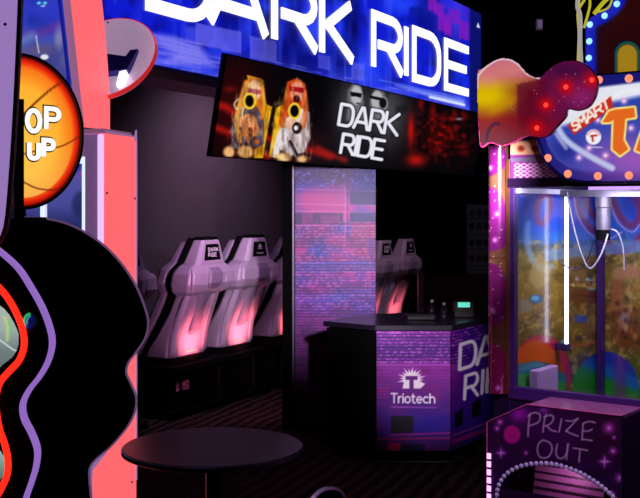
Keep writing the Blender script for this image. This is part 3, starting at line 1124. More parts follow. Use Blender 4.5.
# ================================================================== PINK-LIT CABINET (left, behind)
sd0 = V3(-.975, 4.9)
sd1 = V3(-.883, 5.24)
PSD = Surf(V3(sd0.x, sd0.y, 0), sd1 - sd0)                 # right side, going back
PFR = Surf(V3(sd0.x, sd0.y, 0), (PSD.u.y, -PSD.u.x, 0))    # front; u negative to the left
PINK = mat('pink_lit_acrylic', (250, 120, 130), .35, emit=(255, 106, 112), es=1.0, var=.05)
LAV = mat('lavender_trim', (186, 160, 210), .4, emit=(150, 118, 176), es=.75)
pk = thing('arcade_cabinet', V3(-1.2, 5.1, 0), 'tall arcade cabinet with glowing pink side panels at the left', 'arcade machine')
zf = lambda S, px: S.at(px, 800)
lowp = PSD.pts([(105, 131.5), (131, 136), (134, 138), (136.3, 143), (136.3, 300), (136.3, 520)])
uR = lowp[-1][0]
uF = PSD.at(90, 480)[0]
low = lowp[:-1] + [(uR, 0.02), (uF, 0.02)] + PSD.pts([(90, 470), (104.6, 452)])
obj('side_panel', s_prism(NB(), PSD, low, -.012, 0), PINK, pk)
edge = smoothpts(PSD.pts([(105, 131.5), (131, 136), (134.5, 138.5), (136.3, 143), (136.3, 300), (136.3, 480)]), 3)
obj('panel_edge', tube(NB(), [PSD.P(u, v, .001) for u, v in edge], .0045), LAV, pk)
obj('base_edge', tube(NB(), [PSD.P(u, v, .002) for u, v in PSD.pts([(104.6, 452), (91, 469), (90, 478), (90, 498)]) + [(uF, .05)]], .008), LAV, pk)
# narrower upper side, set back from the lower one
PSU = PSD.off(-.105)
upr = PSU.pts([(84, 127), (110, 129.5), (110, 100), (107.5, 60), (104, 20), (102, 0), (99, -40), (66, -40), (70, 0), (75, 50), (80.5, 100)])
obj('upper_side_panel', s_prism(NB(), PSU, upr, -.012, 0), PINK, pk)
obj('upper_trim', tube(NB(), [PSU.P(u, v, .0) for u, v in smoothpts(PSU.pts([(62, -40), (66.5, 0), (72, 50), (77.5, 100), (81, 126)]), 4)], .017), mat('lavender_frame', (196, 150, 196), .4, emit=(170, 110, 150), es=.7), pk)
obj('upper_inner_trim', tube(NB(), [PSU.P(u, v, -.01) for u, v in smoothpts(PSU.pts([(57, -40), (61.5, 0), (67.5, 50), (71.5, 90), (74, 120)]), 4)], .008), mat('blue_trim', (30, 30, 150), .4, emit=(24, 30, 150), es=.8), pk)
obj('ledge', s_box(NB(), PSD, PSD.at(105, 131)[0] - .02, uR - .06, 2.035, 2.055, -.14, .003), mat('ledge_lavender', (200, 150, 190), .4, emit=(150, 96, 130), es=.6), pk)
for px, py, S_ in ((106.5, 193, PSD), (134.5, 198.5, PSD), (107.5, 22.5, PSU), (68.5, 5, PSU), (131.5, 482, PSD)):
    u, v = S_.at(px, py)
    obj('bolt', lathe(NB(), [(0, .006), (.0045, .005), (.0055, 0)], S_.P(u, v, 0), S_.n, 10), mat('bolt', (120, 40, 60), .4, .5), pk)
# front frame with the window
ww = .46
obj('light_tube', s_box(NB(), PFR, -.035, -.006, .1, 2.03, -.01, .012), mat('lavender_tube', (235, 215, 255), .4, emit=(226, 190, 246), es=1.1), pk, bevel=.008)
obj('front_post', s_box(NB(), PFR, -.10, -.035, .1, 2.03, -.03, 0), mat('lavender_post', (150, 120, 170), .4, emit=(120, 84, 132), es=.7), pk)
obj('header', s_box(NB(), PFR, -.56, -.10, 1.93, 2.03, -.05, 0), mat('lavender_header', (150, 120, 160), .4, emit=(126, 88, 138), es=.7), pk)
BLT = mat('blue_white_led', (220, 230, 255), .4, emit=(196, 212, 255), es=1.4)
fr_ = obj('window_frame', s_box(NB(), PFR, -.12, -.103, .75, 1.93, -.045, -.008), BLT, pk)
obj('window_rail', s_box(NB(), PFR, -.54, -.12, 1.90, 1.925, -.045, -.008), BLT, pk)
obj('window_post', s_box(NB(), PFR, -.335, -.318, .75, 1.90, -.045, -.012), BLT, pk)
obj('glass', s_box(NB(), PFR, -.54, -.12, .75, 1.90, -.026, -.022), glass_mat('cabinet_glass', (235, 238, 255), .06), pk)
p = Pic(PFR.off(-.34), -.60, -.03, .75, 1.95, 60, 110)
X, Y = p.X, p.Y
p.vgrad([(140, (60, 60, 190)), (165, (40, 40, 190)), (176, (110, 108, 180)), (205, (96, 96, 170)), (225, (50, 56, 110))])
p.ell(82, 205, 10, 14, (40, 52, 100), .8, 4)
p.ell(83, 173, 2.6, 2.4, (240, 90, 130))
p.blob(83, 173, 5, 5, (200, 80, 200), .6)
p.build('playfield', attr_mat('lit_playfield', .85, .5), pk)
obj('body', s_box(NB(), PFR, -.62, -.02, .02, .75, -.36, -.012), mat('cabinet_purple', (40, 26, 60), .5), pk)
obj('back_board', s_box(NB(), PFR, -.62, -.03, .75, 2.0, -.37, -.345), mat('cabinet_purple', (40, 26, 60), .5), pk)
# upper window, glass reflections painted into its glowing picture
PU = PFR.off(-.10)
a, b = PU.at(8, 128), PU.at(73, -30)
p = Pic(PU, a[0], b[0], a[1], b[1], 80, 150)
X, Y = p.X, p.Y
p.vgrad([(-30, (60, 70, 220)), (20, (50, 62, 210)), (40, (70, 84, 190)), (60, (92, 92, 160)), (90, (86, 80, 170)), (128, (70, 60, 150))])
p.mix(np.clip((p.noise(12, 10, 21) - .5) * 2, 0, 1) * .6, (30, 40, 150))
p.line([(24, 36), (38, 34), (52, 28), (60, 24)], 8, (120, 60, 170), .6, 7)
p.line([(20, 42), (32, 36)], 8, (110, 160, 220), .6, 7)
p.ell(59, 38, 4, 10, (170, 160, 190), .7, 5)
p.blob(40, 50, 18, 6, (110, 90, 130), .7)
p.line([(36, 36), (39, 53)], 1.1, (230, 235, 255), .9)
p.ell(44.5, 57, 4, 2.6, (250, 250, 255))
for xx in (39, 45):
    p.ell(xx, 3, 2, 1.3, (100, 240, 255))
p.ell(43, 6, 2.2, .8, (190, 230, 255))
p.build('upper_window', attr_mat('lit_window', .8, .15, .6), pk)
# dish-shaped canopy on the back top
DCX, DD = 106, 5.30
dc = pt(DCX, 57, DD)
dax = V3(-.20, -.80, .54).normalized()
R_ = .25
dish = obj('dish_canopy', lathe(NB(), [(0, -.10), (.08, -.095), (.17, -.07), (.235, -.03), (R_, 0), (R_ + .006, -.004), (.238, -.045), (.17, -.085), (0, -.115)], dc, dax, 64), mat('dish_white', (200, 180, 205), .3, emit=(176, 150, 180), es=.62), pk, smooth=True)  # dish glows in place of light falling on it
obj('dish_rim', lathe(NB(), [(R_ + .001, .001), (R_ + .007, .0), (R_ + .009, -.02), (R_ - .004, -.036)], dc, dax, 64), mat('dish_red', (210, 34, 40), .35, emit=(210, 44, 48), es=.7), dish, smooth=True)
a1 = dax.cross(V3(0, 0, 1)).normalized()
a2 = a1.cross(dax)
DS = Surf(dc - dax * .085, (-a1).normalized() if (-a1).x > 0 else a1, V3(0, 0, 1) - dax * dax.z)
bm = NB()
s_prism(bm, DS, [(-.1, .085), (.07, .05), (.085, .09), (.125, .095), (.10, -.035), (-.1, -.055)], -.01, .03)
obj('dish_reflection', bm, mat('reflection_blue', (40, 40, 150), .4), dish)  # solid block standing in for a dark blue reflection in the dish
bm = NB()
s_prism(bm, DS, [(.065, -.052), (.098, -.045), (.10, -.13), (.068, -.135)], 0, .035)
obj('dish_glint', bm, mat('dish_glint', (255, 255, 255), .4, emit=(255, 255, 255), es=1.6), dish)  # glowing block standing in for a white reflection spot
obj('dish_arm', tube(NB(), [dc - dax * .11, dc - dax * .2 + V3(-.03, .05, .02), PFR.P(-.27, 2.4, -.30)], .02), BLACK, dish)
obj('top_box', s_box(NB(), PFR, -.62, -.26, 2.0, 2.78, -.37, -.14), mat('cabinet_purple', (40, 26, 60), .5), pk)

# ================================================================== WAVY HOOP GAME (left, in front)
N1 = Surf((0, 2.40, 0), (1, 0, 0))
N2 = Surf((0, 3.10, 0), (1, 0, 0))
hg = thing('hoop_arcade_game', V3(-.9, 2.75, 0), 'black arcade game with wavy side panels and red neon at the left', 'arcade machine')
far = [(8, 219), (25, 218.5), (45, 219.5), (70, 226), (95, 240), (116, 259), (133, 283), (143, 306), (147, 323), (144, 338), (135, 352), (127.5, 362), (125, 373), (130, 385), (135, 398), (133.5, 412), (126, 427), (110, 446), (96, 458), (89, 467), (88, 478), (90, 500), (93, 540)]
fs = smoothpts(far, 5)
fuv = N2.pts(fs)
uL = -1.15
obj('far_side_panel', s_prism(NB(), N2, fuv + [(fuv[-1][0], .02), (uL, .02), (uL, N2.at(0, 222)[1])], -.02, 0), MATTE, hg)
obj('far_edge_trim', tube(NB(), [N2.P(u, v, -.008) for u, v in fuv], .0055), mat('edge_lilac', (170, 140, 190), .35, emit=(130, 92, 140), es=.45), hg)
near = [(-30, 236), (-12, 244), (2, 254), (18, 269), (31, 289), (41, 307), (48.5, 326), (51.5, 343), (48, 360), (39.5, 376), (28, 391), (22, 405), (23.5, 419), (31, 434), (36.5, 450), (35.5, 466), (31, 482), (25, 500), (22, 520)]
ns = smoothpts(near, 5)
nuv = N1.pts(ns)
obj('near_side_panel', s_prism(NB(), N1, nuv + [(nuv[-1][0], .02), (-1.05, .02), (-1.05, nuv[0][1])], -.02, 0), MATTE, hg)
obj('near_edge_trim', strip(NB(), N1, nuv, .0095, -.02, .004), mat('edge_violet', (150, 110, 200), .4, emit=(150, 108, 200), es=.9), hg)
neo = smoothpts([(-14, 275), (-2, 285), (9, 298), (18, 314), (24, 331), (25, 346), (20, 360), (10, 371), (1, 382), (-3, 397), (-2, 415), (1, 430), (6, 444), (9, 460), (8, 474), (3, 486), (-3, 496), (-14, 504)], 5)
obj('neon_tube', tube(NB(), [N1.P(u, v, .008) for u, v in N1.pts(neo)], .0075, 10), mat('red_neon', (255, 40, 20), .4, emit=(255, 38, 22), es=1.5), hg, smooth=True)
dsp = [(-20, 300), (-6, 302), (6, 310), (14, 322), (19, 335), (18, 348), (12, 358), (2, 366), (-8, 376), (-20, 380)]
du = N1.pts(smoothpts(dsp, 4))
p = Pic(N1.off(.002), N1.at(-20, 300)[0], N1.at(24, 300)[0], N1.at(0, 382)[1], N1.at(0, 298)[1], 60, 100)
p.vgrad([(298, (190, 200, 190)), (330, (166, 184, 178)), (350, (120, 134, 134)), (382, (90, 110, 112))])
p.line([(5, 318), (8, 328), (7, 340)], 3, (220, 230, 120), .7, 3)
p.line([(9, 320), (11, 332)], 1.5, (90, 220, 110), .8, 2)
p.line([(-10, 333), (4, 343), (12, 349), (20, 353)], 1.3, (240, 255, 250), .9)
ins = p.sd_poly(smoothpts(dsp, 4)) < 0
p.build('display', attr_mat('lit_display', .85, .2, .6), hg, ins)
p = Pic(N1.off(.002), N1.at(-20, 300)[0], N1.at(9, 300)[0], N1.at(0, 490)[1], N1.at(0, 440)[1], 40, 60)
p.vgrad([(440, (180, 210, 200)), (460, (140, 176, 160)), (490, (60, 90, 80))])
p.build('lower_display', attr_mat('lit_display', .85, .2, .6), hg, p.sd_poly([(-20, 442), (-4, 445), (4, 455), (7, 465), (4, 476), (-5, 486), (-20, 488)]) < 0)
p = Pic(N1.off(.002), N1.at(20, 300)[0], N1.at(40, 300)[0], N1.at(0, 332)[1], N1.at(0, 311)[1], 36, 36)
p.fill((8, 8, 12))
p.ell(29, 322, 5, 6.5, (20, 40, 190), .9, 3, .6)
p.ell(31, 322, 3.6, 5, (10, 16, 60), .9, 2, .6)
p.line(arc(30, 322, 6, 8, 150, 265, 8), 2.4, (40, 230, 110), .95, 1.5)
p.line(arc(31, 322, 4, 6, 160, 255, 8), 1, (120, 250, 170), .9)
p.build('eye_sticker', attr_mat('lit_display', .85, .2, .6), hg, p.sd_poly(arc(29.5, 321.5, 9, 10, 0, 360, 24)) < 0)
obj('inner_body', b_box(NB(), -1.05, -.80, 2.42, 3.07, 0, 1.5), MATTE, hg)
# upper lavender side board
ub = [(-60, -60), (20, -60), (17.5, 0), (15, 60), (12, 120), (8, 180), (3, 226), (-6, 240), (-60, 240)]
obj('upper_board', s_prism(NB(), N1, N1.pts(ub), -.03, -.016), mat('lavender_board', (150, 128, 190), .4, emit=(152, 120, 186), es=.95), hg)  # board's glow stands in for violet light falling on it
eb = [(20, -60), (18, 0), (15.5, 60), (12.5, 120), (8.5, 180), (3.5, 228), (-6, 246)]
obj('board_edge', strip(NB(), N1, N1.pts(smoothpts(eb, 3)), .0085, -.03, -.012), mat('maroon_edge', (150, 40, 60), .45), hg)
u, v = N1.at(3, 23)
obj('bolt', lathe(NB(), [(0, .006), (.0035, .005), (.005, 0)], N1.P(u, v, -.02), N1.n, 12), MATTE, hg)
# round lit sign with a ball pattern
HS = Surf(pt(22, 131.5, 2.78), (.60, .80, 0))
HR = .191
sg = obj('round_sign', lathe(NB(), [(0, -.05), (HR + .008, -.05), (HR + .008, -.004), (0, -.004)], HS.o, HS.n, 72), mat('sign_case', (40, 10, 12), .4), hg, smooth=True)


def polar(U_, V_):
    r = U_ * HR
    a = V_ * 2 * PI
    o, uu, vv = np.array(HS.o), np.array(HS.u), np.array(HS.v)
    return o + (r * np.cos(a))[..., None] * uu + (r * np.sin(a))[..., None] * vv


p = Pic(HS, .002, 1, 0, 1, 70, 220, polar)
rr = p.U
ang = p.Vv * 2 * PI
xx, yy = rr * np.cos(ang), rr * np.sin(ang)
p.C = np.stack([np.interp(rr, [0, .6, .86, .94, 1], q) for q in ((255, 255, 250, 232, 150), (196, 178, 120, 40, 14), (70, 50, 26, 10, 8))], -1)
p.mix(np.clip(-yy + .0, 0, 1) * .7 * (rr < .9), (255, 222, 110))
BR = (110, 30, 10)
p.line(smoothpts([(22, 116), (34, 104), (50, 90), (62, 82)], 5), 2.2, BR, .9)
p.line(smoothpts([(20, 155), (40, 150), (62, 146), (80, 136)], 5), 1.6, BR, .85)
p.line(smoothpts([(20, 180), (36, 188), (52, 190), (62, 187)], 5), 1.6, BR, .85)
p.build('sign_face', attr_mat('lit_face', 1.0, .4), sg)
obj('sign_rim', lathe(NB(), [(HR - .002, -.004), (HR + .002, .006), (HR + .010, .006), (HR + .012, -.03)], HS.o, HS.n, 72), mat('rim_dark', (70, 14, 16), .3), sg, smooth=True)
WHT = mat('lit_white', (255, 255, 255), .4, emit=(255, 255, 255), es=1.1)
DRK = mat('letter_outline', (70, 26, 10), .5)
for ch, a, b, y0, y1 in (('O', 24.5, 41, 133, 109), ('P', 43.5, 60, 131, 107.5), ('U', 26.5, 39.5, 160.5, 141), ('P', 41, 54.5, 158.5, 138.5)):
    (ua, va), (ub_, vb) = HS.at(a, y0), HS.at(b, y1)
    lt = obj('letter', glyph_mesh(NB(), HS, ch, ua, va, ub_ - ua, vb - va, .0118, .002, .006), WHT, sg)
    obj('letter_outline', glyph_mesh(NB(), HS, ch, ua - .004, va - .004, ub_ - ua + .008, vb - va + .008, .0195, .0008, .0018), DRK, sg)
po = pt(18.6, 160, 2.62)
obj('post', b_box(NB(), po.x - .011, po.x + .011, 2.62, 2.628, pt(0, 218, 2.62).z, pt(0, 99, 2.62).z), MATTE, hg)
obj('post_edge', b_box(NB(), po.x - .0135, po.x - .011, 2.617, 2.626, pt(0, 218, 2.62).z, pt(0, 99, 2.62).z), mat('post_grey', (90, 84, 100), .4), hg)
obj('sign_bracket', b_box(NB(), po.x - .16, po.x + .012, 2.62, 2.84, pt(0, 222, 2.62).z, pt(0, 218, 2.62).z), MATTE, hg)
obj('cross_board', b_box(NB(), -1.05, -.86, 2.40, 3.10, 1.5, 1.66), MATTE, hg)

# ================================================================== CLAW MACHINE (right)
CO = V3(.8125, 4.5)
CF = Surf(V3(CO.x, CO.y, 0), (.8, -.6, 0))           # front, t to the right, n to the viewer
cm = thing('claw_machine', CF.P(.35, 0, -.45), 'large purple claw machine with a lit window and balloon topper at the right', 'claw machine')
PUR = mat('cabinet_plum', (46, 20, 66), .35)
FRM = mat('frame_violet', (62, 34, 104), .3)
WD = .912
TW = .80
obj('lower_cabinet', s_box(NB(), CF, -.12, TW + .12, 0, .765, -WD - .03, -.012), PUR, cm)
obj('roof_box', s_box(NB(), CF, -.12, TW + .12, 1.80, 2.2, -WD - .03, -.04), PUR, cm)
obj('left_wall', s_box(NB(), CF, -.05, -.012, .765, 1.80, -WD - .03, -.03), PUR, cm)
obj('back_wall', s_box(NB(), CF, -.05, TW + .1, .765, 1.80, -WD - .04, -WD - .012), PUR, cm)
obj('right_post', s_box(NB(), CF, TW, TW + .1, .765, 1.80, -.06, 0), FRM, cm)
obj('right_wall', s_box(NB(), CF, TW + .02, TW + .1, .765, 1.80, -WD - .03, -.06), PUR, cm)
obj('corner_post', s_box(NB(), CF, .0, .022, .765, 1.79, -WD, -WD + .05), mat('corner_violet', (66, 30, 110), .35), cm)
bm = NB()
s_box(bm, CF, -.03, TW, .90, .952, -.03, .006)
obj('window_sill', bm, FRM, cm, bevel=.004)
obj('sill_apron', s_box(NB(), CF, -.1, TW, .80, .90, -.03, 0), mat('apron_dark', (24, 14, 52), .4), cm)
obj('window_head', s_box(NB(), CF, -.03, TW, 1.782, 1.82, -.03, .01), mat('head_dark', (30, 10, 46), .35), cm)
obj('frame_stile', s_box(NB(), CF, -.022, .0, .93, 1.80, -.03, .008), FRM, cm, bevel=.003)
obj('pane', s_box(NB(), CF, .0, TW, .952, 1.782, -.014, -.010), glass_mat('window_glass', (250, 248, 255), .035), cm)
# --- art on the inner walls
LW = Surf(CF.P(-.010, 0, 0), (.6, .8, 0), n=CF.u)
ART = attr_mat('art_print', 0, .30, .6, .7)


def sea_art(S, u0, u1, nu, name):
    p = Pic(S, u0, u1, .768, 1.782, nu, 190)
    X, Y = p.X, p.Y
    p.vgrad([(185, (8, 50, 190)), (225, (14, 84, 210)), (244, (70, 120, 180)), (256, (140, 124, 56)), (300, (146, 116, 40)), (340, (136, 108, 44)), (352, (110, 96, 40)), (400, (70, 110, 30))])
    n = .6 * p.noise(11, 10, 31) + .4 * p.noise(4, 3.5, 34)
    p.mix(np.clip((n - .42) * 3, 0, 1) * (Y > 244) * .8, (84, 64, 26))
    p.mix(np.clip((.5 * p.noise(7, 6, 32) + .5 * p.noise(2.5, 2.5, 35) - .5) * 3.2, 0, 1) * .8 * (Y > 240), (206, 180, 84))
    p.mix(np.clip((p.noise(16, 12, 33) - .5) * 3, 0, 1) * (Y < 240) * .5, (60, 160, 240))
    # swirls
    p.line(arc(545, 235, 18, 34, 200, 70, 14), 6, (150, 200, 240), .7, 4)
    for P_ in ([(538, 222), (537, 206), (543, 195), (550, 198), (549, 212), (545, 222), (540, 223)],
               [(577, 196), (580, 214), (590, 228), (600, 232), (606, 228)], [(586, 196), (588, 208), (594, 216)],
               [(612, 198), (620, 216), (632, 226), (640, 212), (634, 196)], [(604, 240), (616, 250), (630, 248), (640, 236)]):
        q = smoothpts(P_, 5)
        p.line(q, 8, (120, 60, 150), .8, 2)
        p.line(q, 5, (120, 40, 90), .8, 2)
    p.line(smoothpts([(574, 196), (578, 216), (590, 234), (606, 240), (622, 232)], 5), 1.3, (220, 180, 240), .9)
    p.line(smoothpts([(609, 198), (618, 222), (632, 232), (640, 224)], 5), 1.3, (220, 180, 240), .9)
    p.poly([(545, 250), (585, 246), (640, 240), (640, 252), (588, 256), (545, 262)], (120, 170, 220), .7, 3)
    p.poly([(533, 262), (540, 252), (552, 268), (549, 282), (538, 290), (528, 280)], (190, 170, 96), .7, 3)
    p.ell(536, 299, 6.5, 4.4, (30, 110, 170))
    p.ell(535, 298, 4, 2.6, (110, 200, 220))
    p.ell(525, 306, 6, 7, (150, 150, 150), .7, 3)
    p.poly([(564, 286), (598, 290), (598, 304), (566, 302)], (112, 66, 26), .9, 2)
    p.line([(564, 284), (598, 288)], 1.6, (210, 170, 80), .9)
    p.line([(570, 294), (597, 297)], 1.2, (60, 30, 14), .9)
    for k in range(9):
        p.ell(566 + 3.6 * k, 279 + (k % 3) * 3, 1.6, 1.6, [(200, 190, 220), (140, 60, 60), (220, 200, 120)][k % 3])
    p.line([(586, 280), (596, 280)], 1.4, (130, 230, 210), .9)
    p.line([(588, 289), (596, 289)], 1.4, (150, 240, 230), .9)
    p.ell(581, 319, 7, 4, (30, 90, 190), .9, 2)
    p.line([(562, 341), (572, 345), (586, 345), (596, 341)], 1.6, (240, 80, 60), .8)
    p.line([(562, 341), (568, 344)], 2, (70, 220, 240), .9)
    p.ell(579, 338, 3.5, 3, (70, 60, 80), .9)
    p.poly([(613, 270), (632, 264), (640, 268), (640, 278), (624, 280), (615, 278)], (196, 140, 96), .8, 3)
    p.poly([(612, 280), (622, 280), (624, 312), (610, 316)], (170, 104, 62), .85, 3)
    p.poly([(608, 312), (640, 306), (640, 352), (612, 344)], (120, 60, 24), .6, 4)
    p.ell(624, 322, 5, 10, (170, 170, 200), .6, 4)
    for k in range(30):
        p.ell(608 + rng.random() * 32, 284 + rng.random() * 66, 2.2, 2.6, [(190, 120, 50), (70, 34, 14), (214, 160, 80), (120, 40, 20)][k % 4], .7, 2)
    # big striped balls painted along the bottom
    p.ell(541, 378, 30, 43, (196, 20, 80), 1, 1.5)
    p.ell(536, 380, 28, 40, (236, 96, 26), 1, 3)
    p.mix(np.clip(.5 - p.sd_line([(505, 372), (520, 368), (538, 366), (560, 372)]) / 2 + 2.5, 0, 1) * 0, (0, 0, 0))
    p.poly([(505, 400), (505, 376), (520, 364), (536, 361), (552, 365), (566, 376), (566, 400)], (20, 140, 150), 1, 2)
    p.poly([(505, 400), (505, 384), (520, 374), (540, 371), (566, 384), (566, 400)], (70, 190, 60), .9, 3)
    p.ell(606, 389, 33, 37, (40, 170, 40), 1, 1.5)
    q = np.sqrt(((X - 606) / 33) ** 2 + ((Y - 389) / 37) ** 2) < 1
    p.mix(q * np.clip((374 - Y + (X - 590) * .45) / 8, 0, 1), (30, 120, 200))
    p.mix(q * np.clip((362 - Y + (X - 590) * .4) / 8, 0, 1), (40, 60, 180))
    p.mix(q * np.clip((X - 610) / 8, 0, 1) * np.clip((630 - X) / 8, 0, 1) * .6, (140, 50, 150))
    return p.build(name, ART, cm)


sea_art(LW, 0, WD - .002, 150, 'left_wall_art')
sea_art(CF.off(-WD + .002 - .012), 0, TW + .1, 150, 'back_wall_art')
TUBE = mat('white_tube', (255, 255, 255), .4, emit=(235, 240, 255), es=3.2)
a = LW.at(556.5, 200)[0]
obj('light_tube', tube(NB(), [LW.P(a, 1.09, .048), LW.P(a, 1.765, .048)], .0085, 12), TUBE, cm, smooth=True)
obj('tube_holder', s_box(NB(), LW, a - .02, a + .02, 1.06, 1.09, .002, .058), mat('holder_blue', (60, 60, 120), .2), cm)
obj('light_rail', s_box(NB(), LW, .01, WD - .01, 1.758, 1.778, .005, .03), mat('rail_white', (220, 220, 240), .35, emit=(200, 200, 225), es=.5), cm)
obj('chute_shield', s_box(NB(), LW, .13, .34, .768, 1.005, .01, .05), mat('frosted_acrylic', (205, 170, 225), .3), cm, bevel=.006)
obj('ceiling_lamp', s_box(NB(), CF, .08, TW - .02, 1.778, 1.792, -WD + .2, -WD + .34), mat('violet_led', (230, 200, 250), .4, emit=(196, 150, 236), es=1.6), cm)
# gantry
gp = CF.P(.2, 0, -.45)
gx, gy = gp.x, gp.y
ga = obj('gantry', s_box(NB(), CF, .02, TW, 1.745, 1.775, -.50, -.40), mat('gantry_grey', (120, 116, 130), .35, .5), cm)
obj('motor', lathe(NB(), [(0, 1.77), (.036, 1.77), (.036, 1.70), (.031, 1.695), (.031, 1.60), (.0, 1.60)], (gx, gy, 0), seg=28), mat('motor_grey', (92, 88, 100), .4, .3), ga, smooth=True)
obj('collar', lathe(NB(), [(0, 1.605), (.026, 1.605), (.03, 1.58), (.03, 1.555), (0, 1.555)], (gx, gy, 0), seg=24), MATTE, ga, smooth=True)
obj('coil_spring', tube(NB(), [(gx + .012 * math.cos(k * .9), gy + .012 * math.sin(k * .9), 1.60 - k * .0022) for k in range(30)], .0022, 6), CHROME, ga)
CAB = mat('cable_white', (150, 148, 160), .5)
obj('cable', tube(NB(), smoothpts([pt(567, 192, 4.74), pt(572, 220, 4.72), pt(580, 250, 4.70), pt(587, 266, 4.69), pt(593, 267, 4.69), pt(602, 252, 4.69), pt(608, 234, 4.70)], 6), .0040, 8), CAB, ga, smooth=True)
obj('cable', tube(NB(), smoothpts([pt(611, 229, 4.72), pt(618, 233, 4.72), pt(623, 248, 4.73), pt(624, 270, 4.74)], 6), .0032, 8), CAB, ga, smooth=True)
obj('cable', tube(NB(), smoothpts([pt(560, 262, 4.80), pt(574, 270, 4.79), pt(586, 262, 4.78), pt(594, 240, 4.76)], 6), .0030, 8), mat('cable_dark', (40, 36, 70), .4), ga, smooth=True)
# --- left column: glossy tube with planets print
c0 = CF.at(487.2, 280)[0]
c1 = CF.at(505.5, 280)[0]
cr = (c1 - c0) / 2
cc = CF.P((c0 + c1) / 2, 0, -cr + .02)
zc0, zc1 = .915, 1.96


def cyl(U_, V_):
    a = (U_ - .5) * 2 * PI * .98
    uu, nn = np.array(CF.u), np.array(CF.n)
    return np.array(cc) + (cr * np.sin(a))[..., None] * uu + (cr * np.cos(a))[..., None] * nn + V_[..., None] * np.array((0, 0, 1.0))


p = Pic(CF, 0, 1, zc0, zc1, 60, 250, cyl)
X, Y = p.X, p.Y
GOLD, GOD, PLU = (112, 76, 50), (56, 30, 24), (104, 24, 100)
p.fill(GOLD)
p.mix(p.noise(5, 30, 41) * .6, GOD)
def wav(pts, col):
    p.poly(smoothpts(pts, 5, True), col, 1, 1.5)
wav([(470, 140), (490, 142), (505, 150), (506, 164), (498, 172), (486, 178), (470, 178)], (84, 16, 80))
wav([(470, 186), (487, 186), (502, 196), (508, 222), (506, 244), (493, 251), (470, 252)], PLU)
wav([(470, 262), (485, 262), (502, 270), (507, 296), (503, 318), (492, 327), (470, 328)], (100, 20, 84))
wav([(470, 346), (488, 342), (503, 352), (508, 378), (504, 402), (491, 411), (470, 412)], (112, 20, 70))
for k in range(46):
    p.ell(486 + rng.random() * 18, 150 + rng.random() * 255, .6, .6, (230, 190, 240), .8, .8)
for x_, y_ in ((495, 240), (492, 310), (498, 388), (490, 168), (497, 214)):
    p.blob(x_, y_, 2.4, 2.4, (230, 150, 235), .9)
for yy in (258, 336):
    p.line([(480, yy), (510, yy)], 1, (60, 30, 20), .9)
p.build('printed_column', attr_mat('gloss_print', 0, .18, .6, .4), cm)
obj('column_core', lathe(NB(), [(0, zc0), (cr - .002, zc0), (cr - .002, zc1), (0, zc1)], (cc.x, cc.y, 0), seg=24), PUR, cm)
g0, g1 = CF.at(506.5, 280)[0], CF.at(510.5, 280)[0]
obj('gold_strip', s_box(NB(), CF, g0, g1, .915, 1.9, -.03, .006), mat('gold_strip', (120, 76, 48), .3, .5), cm, bevel=.002)
obj('violet_strip', s_box(NB(), CF, g1, -.022, .80, 1.9, -.03, .002), mat('violet_strip', (84, 44, 120), .3), cm)
# --- header frieze
HF = CF.off(.012)
a, b = HF.at(510.5, 180), HF.at(560, 138)
p = Pic(HF, a[0], b[0], 1.82, 2.02, 80, 70)
p.fill((120, 40, 120))
for k in range(8):
    x0 = 514 + 6.6 * k
    p.line([(x0 + 3.3 + 3 * math.sin(q * .55), 163.5 + q * .68) for q in range(22)], .9, (255, 215, 250), .95)
    p.line([(x0 + 3.3 - 3 * math.sin(q * .55), 163.5 + q * .68) for q in range(22)], .9, (255, 215, 250), .95)
p.poly([(510, 158), (560, 156), (560, 160.5), (510, 162)], (100, 96, 120))
p.poly([(510, 141), (560, 139), (560, 154), (510, 155)], (220, 170, 130))
for k in range(5):
    p.ell(521 + 14 * k, 148.5, 4, 3.6, (196, 80, 50))
    p.ell(521 + 14 * k, 148.5, 2.2, 2, (100, 50, 60))
p.build('frieze', PRINT(), cm)
obj('header_board', s_box(NB(), CF, a[0] - .003, TW + .1, 1.82, 2.25, -.03, .010), PUR, cm)
# --- marquee
MQ = CF.off(.15)
mo = smoothpts([(536, 132), (541, 148), (549, 165), (562, 176.5), (578, 181.5), (600, 182.5)], 5)
mout = MQ.pts(mo)
uE = .80
vb, vtp = mout[-1][1], MQ.at(600, 73)[1]
out = mout + [(uE, vb), (uE, vtp)] + MQ.pts([(597, 74), (578, 77), (556, 88), (541, 106)])
obj('marquee_case', s_prism(NB(), MQ, out, -.13, -.003), mat('case_navy', (20, 18, 76), .4), cm)
p = Pic(MQ, MQ.at(534, 130)[0], uE, vb - .002, vtp + .004, 170, 130)
X, Y = p.X, p.Y
opix = mo + [(760, 182.5 + 0), (760, 66), (640, 71), (597, 74), (578, 77), (556, 88), (541, 106)]
sdo = p.sd_poly(opix)
p.fill((22, 24, 118))
inn = [(543, 128), (548, 146), (556, 159), (568, 167), (585, 170), (640, 170), (760, 168), (760, 78), (640, 83), (600, 88), (575, 92), (556, 104), (546, 116)]
p.poly(inn, (70, 78, 176), 1, 1.2)
p.poly([(543, 122), (548, 112), (558, 102), (576, 91), (600, 87), (640, 82), (760, 77), (760, 100), (640, 100), (612, 106), (590, 122), (566, 130)], (236, 238, 250), 1, 3)
fld = [(548, 130), (552, 147), (560, 158), (570, 168), (588, 172), (640, 172), (760, 170), (760, 96), (640, 96), (612, 102), (590, 116), (570, 124)]
p.poly(fld, (46, 70, 176), 1, 5)
p.blob(640, 160, 60, 26, (170, 90, 190), .9)
p.blob(565, 150, 14, 12, (30, 40, 140), .8)
p.line(smoothpts([(556, 124), (566, 140), (586, 154), (612, 168)], 5), 6, (206, 214, 246), .9, 3)
p.line(smoothpts([(556, 134), (560, 140), (566, 148)], 4), 3, (230, 220, 240), .7, 3)
